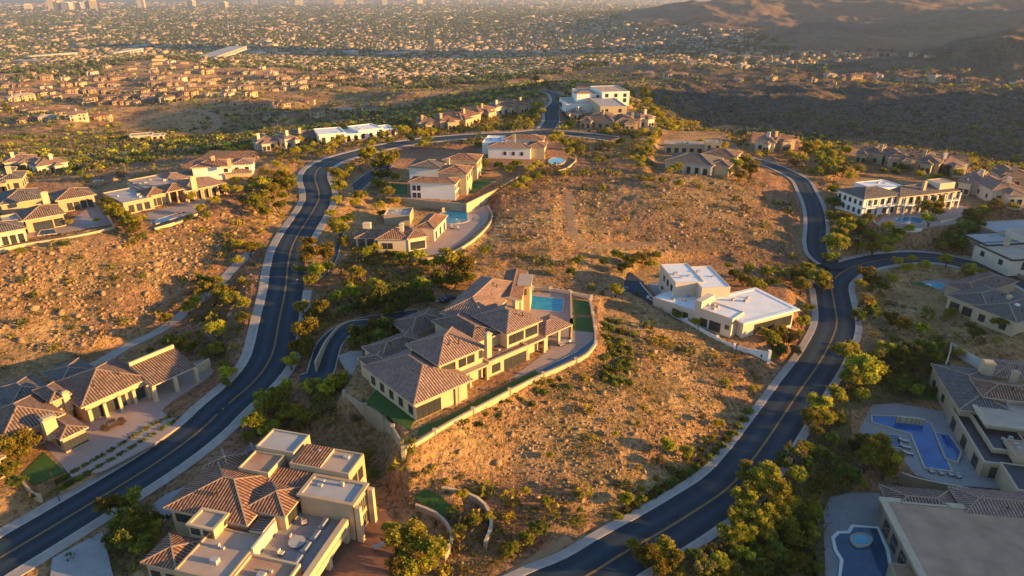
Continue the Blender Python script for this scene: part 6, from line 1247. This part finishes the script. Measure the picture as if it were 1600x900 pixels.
for i in range(14):
    a, b, c = SM[i % 7]; wm, rm = [('stucco_tan','tile_terracotta'),('stucco_brown','tile_pink'),('stucco_sand','tile_brown'),('stucco_cream','tile_pink'),('stucco_brown','tile_terracotta'),('stucco_sand','flat_tan'),('stucco_tan','tile_brown')][(i*3+i//7) % 7]
    a = a.copy(); b = b.copy(); a.materials[0] = MATS[wm]; b.materials[0] = MATS[rm]; c.materials[0] = MATS['glass']; SMV.append((a, b, c, {'stucco_tan': 'tan', 'stucco_cream': 'cream', 'stucco_sand': 'sand-coloured', 'stucco_white': 'white', 'stucco_brown': 'brown'}[wm]))
def far_rows(rows, phrase, group, ang=(10, 60), sc=1.0):
    k = 0
    for ri, (x0, x1, ya, yb, n) in enumerate(rows):
        for i in range(n):
            t = (i+.5)/n; px = x0+(x1-x0)*t+R.uniform(-.25, .25)*(x1-x0)/n; py = ya+(yb-ya)*t+R.uniform(-2.0, 2.0); p = hit(px, py)
            w, rf, wn, cn = SMV[R.randrange(14)]; o = bpy.data.objects.new('hillside_house', None); COL.objects.link(o); o.location = p; o.rotation_euler = (0, 0, radians(R.uniform(*ang))); s = sc*R.uniform(.68, .98); o.scale = (s, s, s)
            link('wall', w, o); link('roof', rf, o); link('window_band', wn, o)
            prop(o, f"{cn} house, {where(i, n)} in the {ORD[ri+1]} row {phrase}", 'house', group)
far_rows([(170,330,101,99,6),(20,420,108,106,12),(0,470,116,114,15),(0,500,126,122,17),(0,490,137,130,17),(10,400,148,140,14),(0,410,157,150,13)], 'on the golden hillside', 'houses on the golden hillside')
far_rows([(0,72,172,176,3),(100,124,176,176,1),(130,195,163,163,3),(200,300,160,156,4)], 'at the foot of the golden hillside', 'houses at the foot of the golden hillside', (10, 40), 1.0)
far_rows([(20,170,190,186,4)], 'on the lower left golden shelf', 'houses on the lower left golden shelf', (10, 40), 1.0)
far_rows([(330,500,172,160,5),(400,600,184,172,5)], 'in the shaded near valley', 'houses in the shaded near valley', (0, 50), .95)
far_rows([(420,520,140,136,5),(400,640,124,122,8),(560,900,118,112,11),(520,860,132,127,7)], 'in the wooded mid valley', 'houses in the wooded mid valley', (-10, 60), 1.05)
far_rows([(960,1200,92,92,10),(880,1180,100,100,10),(980,1080,118,118,4),(840,880,106,108,2)], 'in the flats right of the knoll', 'houses in the flats right of the knoll', (-20, 50), 1.1)
far_rows([(1290,1460,84,87,8),(1200,1330,97,101,7),(1290,1600,121,131,17),(1150,1200,108,110,3)], 'on the right-hand terraces', 'houses on the right-hand terraces', (-20, 50), .95)
far_rows([(1140,1330,124,130,5)], 'on the upper dark hillside', 'houses on the upper dark hillside', (-20, 50), .8)
# pale valley roofs in shade
h = House('hilltop_house', 'small golden house standing alone on top of the far left hill', 'house', (250,96), -54, 20, None, False); h.hip((-14, 14, -7, 7), 6, 'tile_terracotta', 'stucco_sand'); h.flat((-6, 6, -3, 6), 11, 'flat_tan', 'stucco_sand')
WH = [('long white warehouse left of the golden hill', (20,100),(115,98),22), ('pale warehouse behind the long one at the left', (45,92),(122,88),20), ('white warehouse with a ribbed front right of the golden hill', (335,93),(388,92),12), ('pale blue-grey warehouse in the shaded plain', (178,86),(225,83),18), ('smaller pale warehouse behind the blue-grey one', (206,76),(235,73),16), ('long pink-tan building in the shaded mid plain', (590,87),(640,86),16), ('thin white warehouse beside the pink-tan building', (625,80),(660,80),14), ('small white warehouse at the centre of the plain', (770,74),(790,74),14)]
for lab, a, b, hh in WH:
    A, B = hit(*a), hit(*b); B = Vector((B.x, B.y, A.z)); d = (B-A); L = d.length; o = bpy.data.objects.new('warehouse', None); COL.objects.link(o); o.location = A; o.rotation_euler = (0, 0, atan2(d.y, d.x)); prop(o, lab, 'warehouse')
    mb = MB(); mb.box(0, L, 0, L*.13, -4, hh*.3); mb.build('wall', 'flat_grey', o); mb = MB(); mb.box(-1, L+1, -1, L*.13+1, hh*.3+.01, hh*.3+1.2); mb.build('flat_roof', 'flat_grey', o)
    mb = MB()
    for k in range(int(L/14)): mb.box(4+k*14, 10+k*14, -.4, .2, 0, hh*.2)
    mb.build('loading_bay', 'metal_dark', o)
TW = [(83,16,-2,7),(91,16,6,6),(98,15,4,6),(107,16,7,9),(118,15,6,6),(126,15,7,6),(137,14,5,7),(147,14,4,8),(219,14,-12,5),(225,13,-10,4),(300,10,3,8),(398,8,-4,7),(468,8,-3,11),(530,7,-3,13),(562,7,-2,10),(655,6,-3,9),(730,5,-2,12),(600,8,1,8),(45,15,9,8),(350,12,5,9)]
for i, (px, yb, yt, wp) in enumerate(TW):
    p = hit(px, yb); D = p.length; hgt = (yb-yt)*D/F; w_ = wp*D/F/2; o = bpy.data.objects.new('office_tower', None); COL.objects.link(o); o.location = p; o.rotation_euler = (0, 0, R.uniform(-.2, .5))
    xs = sorted(t[0] for t in TW); prop(o, f"distant downtown tower, {where(xs.index(px), len(xs))} along the top edge of the picture", 'tower', 'distant downtown towers')
    mb = MB(); mb.box(-w_, w_, -w_, w_, -6, hgt); mb.box(-w_*.5, w_*.5, -w_*.5, w_*.5, hgt, hgt+6); mb.build('facade', ['stucco_cream', 'stucco_sand', 'flat_grey'][i % 3], o)
    mb = MB(); nb = max(4, int(hgt/9))
    for k in range(nb): z0 = 3+k*(hgt-4)/nb; mb.box(-w_-.4, w_+.4, -w_-.4, w_+.4, z0, z0+(hgt-4)/nb*.42)
    mb.build('window_band', 'glass', o)

# ============================================================ small things
def furn(kind, c, rz, z, label, group=None, s=1):
    o = bpy.data.objects.new(kind, None); COL.objects.link(o); o.location = (c[0], c[1], z); o.rotation_euler = (0, 0, rz); prop(o, label, {'sun_lounger': 'lounger', 'lounge_sofa': 'sofa', 'fire_table': 'table', 'dining_table': 'table', 'lounge_chair': 'chair'}.get(kind, kind.replace('_', ' ')), group)
    def B(nm, m, *bx):
        mb = MB()
        for b in bx: mb.box(*b)
        mb.build(nm, m, o)
    if kind == 'sun_lounger':
        B('frame', 'metal_dark', (-.34, .34, -.95, -.88, 0, .28), (-.34, .34, .88, .95, 0, .28), (-.34, .34, -.95, .95, .28, .33)); B('cushion', 'cushion', (-.33, .33, -.93, .35, .335, .45)); m = MB(); m.face([(-.33, .35, .45), (.33, .35, .45), (.33, .93, .82), (-.33, .93, .82)]); m.face([(-.33, .93, .74), (.33, .93, .74), (.33, .35, .34), (-.33, .35, .34)]); m.build('backrest', 'cushion', o)
    elif kind == 'lounge_sofa':
        B('base', 'trim_dark', (-1.1, 1.1, -.45, .45, .05, .25)); B('seat_cushion', 'cushion', (-1.05, -.02, -.45, .22, .255, .45), (.02, 1.05, -.45, .22, .255, .45)); B('backrest', 'cushion', (-1.1, 1.1, .24, .48, .26, .85)); B('armrest', 'cushion', (-1.25, -1.12, -.45, .45, .05, .6)); B('armrest', 'cushion', (1.12, 1.25, -.45, .45, .05, .6))
    elif kind == 'lounge_chair':
        B('base', 'trim_dark', (-.42, .42, -.42, .42, .05, .25)); B('seat_cushion', 'cushion', (-.4, .4, -.42, .22, .255, .45)); B('backrest', 'cushion', (-.42, .42, .24, .44, .26, .85))
    elif kind == 'fire_table':
        m = MB(); m.cyl((0, 0), 1.0, 0, .45, 16, 1.25); m.build('base', 'cushion_dark', o); m = MB(); m.cyl((0, 0), 1.32, .455, .55, 16); m.build('table_top', 'flat_grey', o)
    elif kind == 'dining_table':
        B('table_top', 'flat_grey', (-1.1, 1.1, -.5, .5, .7, .76)); [B('leg', 'metal_dark', (a-.05, a+.05, b-.05, b+.05, 0, .695)) for a in (-1, 1) for b in (-.42, .42)]
    return o
h, T = TERR
def tl(u, v): c, s = cos(h.a), sin(h.a); return (h.p.x+u*c-v*s, h.p.y+u*s+v*c)
Lv = T[3]-T[2]; um = (T[0]+T[1])/2; zt = h.z+3.5
for i in range(4): furn('lounge_sofa', tl(T[1]-3.7-.15*(i % 2), T[2]+Lv*(.11+.25*i)), h.a-pi/2, zt, ['nearest pale sofa along the terrace parapet', 'second pale sofa along the terrace parapet', 'third pale sofa along the terrace parapet', 'farthest pale sofa along the terrace parapet'][i], 'sofas on the roof terrace').scale = (.8, 1, 1)
furn('fire_table', tl(um-1.4, T[2]+Lv*.42), 0, zt, 'round dark fire table in the middle of the roof terrace')
for i in range(3): furn('lounge_chair', tl(um-2.6, T[2]+Lv*(.18+.32*i)), h.a+pi/2+.3*i, zt, ['lounge chair at the near end of the roof terrace', 'lounge chair beside the round fire table', 'lounge chair at the far end of the roof terrace'][i], 'chairs on the roof terrace')
p = hit(594, 858); furn('dining_table', p, .5, float(zat(p.x, p.y))+.12, 'outdoor table on the wood-toned patio under the golden tree')
for i, (x, y, a, lb) in enumerate([(706,356,.2,'white lounger on the round pool terrace, left one'),(716,358,.2,'white lounger on the round pool terrace, right one')]):
    q = at(x, y, 10.25); furn('sun_lounger', q, a, 10.25, lb, 'loungers by the round pool')
for i, (x, y) in enumerate([(1455,738),(1470,741),(1485,743),(1497,746)]):
    q = at(x, y, -3.16); furn('lounge_chair', q, .1, -3.16, ['leftmost', 'second from left', 'third from left', 'rightmost'][i]+' pale armchair at the foot of the deep blue pool', 'armchairs at the deep blue pool', 1)
for i, (x, y) in enumerate([(1411,690),(1414,700),(1418,710)]):
    q = at(x, y, -3.16); furn('sun_lounger', q, 1.2, -3.16, ['farthest', 'middle', 'nearest'][i]+' lounger on the left side of the deep blue pool', 'loungers at the deep blue pool')
q = at(882, 538, 8.03); furn('dining_table', q, .6, 8.03, 'outdoor table on the mansion terrace near the lap pool')
for i, (x, y) in enumerate([(876,540),(889,535)]): furn('lounge_chair', at(x, y, 8.03), .6+pi*i, 8.03, ['left', 'right'][i]+' chair at the mansion terrace table', 'chairs on the mansion terrace')
def car(px, rz, z, paint, label):
    q = at(px[0], px[1], z); o = bpy.data.objects.new('parked_car', None); COL.objects.link(o); o.location = q; o.rotation_euler = (0, 0, rz); prop(o, label, 'car', None)
    prof = [(-2.2, .35), (-2.25, .75), (-1.5, .95), (1.9, .9), (2.2, .7), (2.2, .35)]; mb = MB(); W2 = .88
    def loft(pr, w0, w1, mb):
        n = len(pr); A = [(x, -(w0 if z_ < .6 else w1), z_) for x, z_ in pr]; B = [(x, (w0 if z_ < .6 else w1), z_) for x, z_ in pr]
        mb.face(A); mb.face(B[::-1])
        for i in range(n): j = (i+1) % n; mb.face([A[i], B[i], B[j], A[j]][::-1])
    loft(prof, W2, W2*.95, mb); mb.build('body', paint, o)
    c = MB(); A = [(-1.45, .94, .78), (-.85, 1.38, .62), (.55, 1.38, .62), (1.15, .9, .76)]; l = [(x, -w, z_) for x, z_, w in A]; r = [(x, w, z_) for x, z_, w in A]
    c.face(l[::-1]); c.face(r); [c.face([l[i], l[i+1], r[i+1], r[i]]) for i in range(3)]; c.build('cabin_glass', 'glass', o)
    m = MB(); m.box(-.8, .5, -.58, .58, 1.385, 1.41); m.build('roof', paint, o)
    for x in (-1.35, 1.35):
        for s in (-1, 1):
            m = MB(); n = 12; P = [(x+.33*cos(2*pi*k/n), .33+.33*sin(2*pi*k/n)) for k in range(n)]; y0, y1 = s*.7, s*.92
            m.face([(a, y0, b) for a, b in P]); m.face([(a, y1, b) for a, b in P][::-1]); [m.face([(P[k][0], y0, P[k][1]), (P[k][0], y1, P[k][1]), (P[(k+1) % n][0], y1, P[(k+1) % n][1]), (P[(k+1) % n][0], y0, P[(k+1) % n][1])]) for k in range(n)]
            m.build('wheel', 'rubber', o)
    for s in (-1, 1): m = MB(); m.box(2.12, 2.22, s*.65-.15, s*.65+.15, .6, .72); m.build('headlight', 'cushion', o)
car((178,666), radians(50), 1.36, 'car_paint_red', 'dark reddish-brown car parked on the forecourt of the drive-through house')
car((977,456), radians(75), 4.95, 'car_paint', 'dark blue car parked in the court left of the modern white house')
car((700,470), radians(40), 8.0, 'car_paint', 'dark car beside the low garage roof of the mansion')
q = hit(441, 362); mb = MB(); mb.box(-.9, .9, -.45, .45, .0, .05); mb.box(-1.1, 1.1, -.6, -.45, 0, .09); mb.box(-1.1, 1.1, .45, .6, 0, .09); o = mb.build('storm_drain', 'metal_dark', None, q+Vector((0, 0, .16))); o.rotation_euler = (0, 0, .9); prop(o, 'dark storm drain grate on the left sidewalk of the left road', 'drain')
def lamp(px, z, label, hgt=3.6):
    q = at(px[0], px[1], z); o = bpy.data.objects.new('street_lamp', None); COL.objects.link(o); o.location = q; prop(o, label, 'lamp')
    m = MB(); m.cyl((0, 0), .12, 0, .4, 8); m.cyl((0, 0), .06, .401, hgt, 8); m.build('post', 'metal_dark', o); m = MB(); m.cyl((0, 0), .16, hgt+.005, hgt+.45, 8, .24); m.cyl((0, 0), .3, hgt+.455, hgt+.6, 8, .05); m.build('lantern', 'metal_dark', o)
lamp((93,782), .15, 'dark street lamp on the sidewalk beside the square lawn', 5.5)
for i, (x, y) in enumerate([(1090,512),(1150,543),(1188,560)]): lamp((x, y+6), 3.6, ['left', 'middle', 'right'][i]+' low lamp on the white wall below the modern house', 1.4)

# ------------------------------------------------------------ haze
mb = MB(); mb.box(-16000, 16000, -3000, 26000, -150, 330); o = mb.build('haze', 'cushion'); m = bpy.data.materials.new('haze_air'); m.use_nodes = True; t = m.node_tree; t.nodes.remove(t.nodes['Principled BSDF'])
v = t.nodes.new('ShaderNodeVolumePrincipled'); v.inputs['Color'].default_value = (.8, .87, 1.0, 1); v.inputs['Density'].default_value = 4.6e-5; v.inputs['Anisotropy'].default_value = .3; t.links.new(v.outputs[0], t.nodes['Material Output'].inputs['Volume'])
o.data.materials[0] = m; prop(o, 'thin warm air haze over the valley and plain', None, None, 'stuff')
print('trees', nplaced, 'objects', len(S.objects))
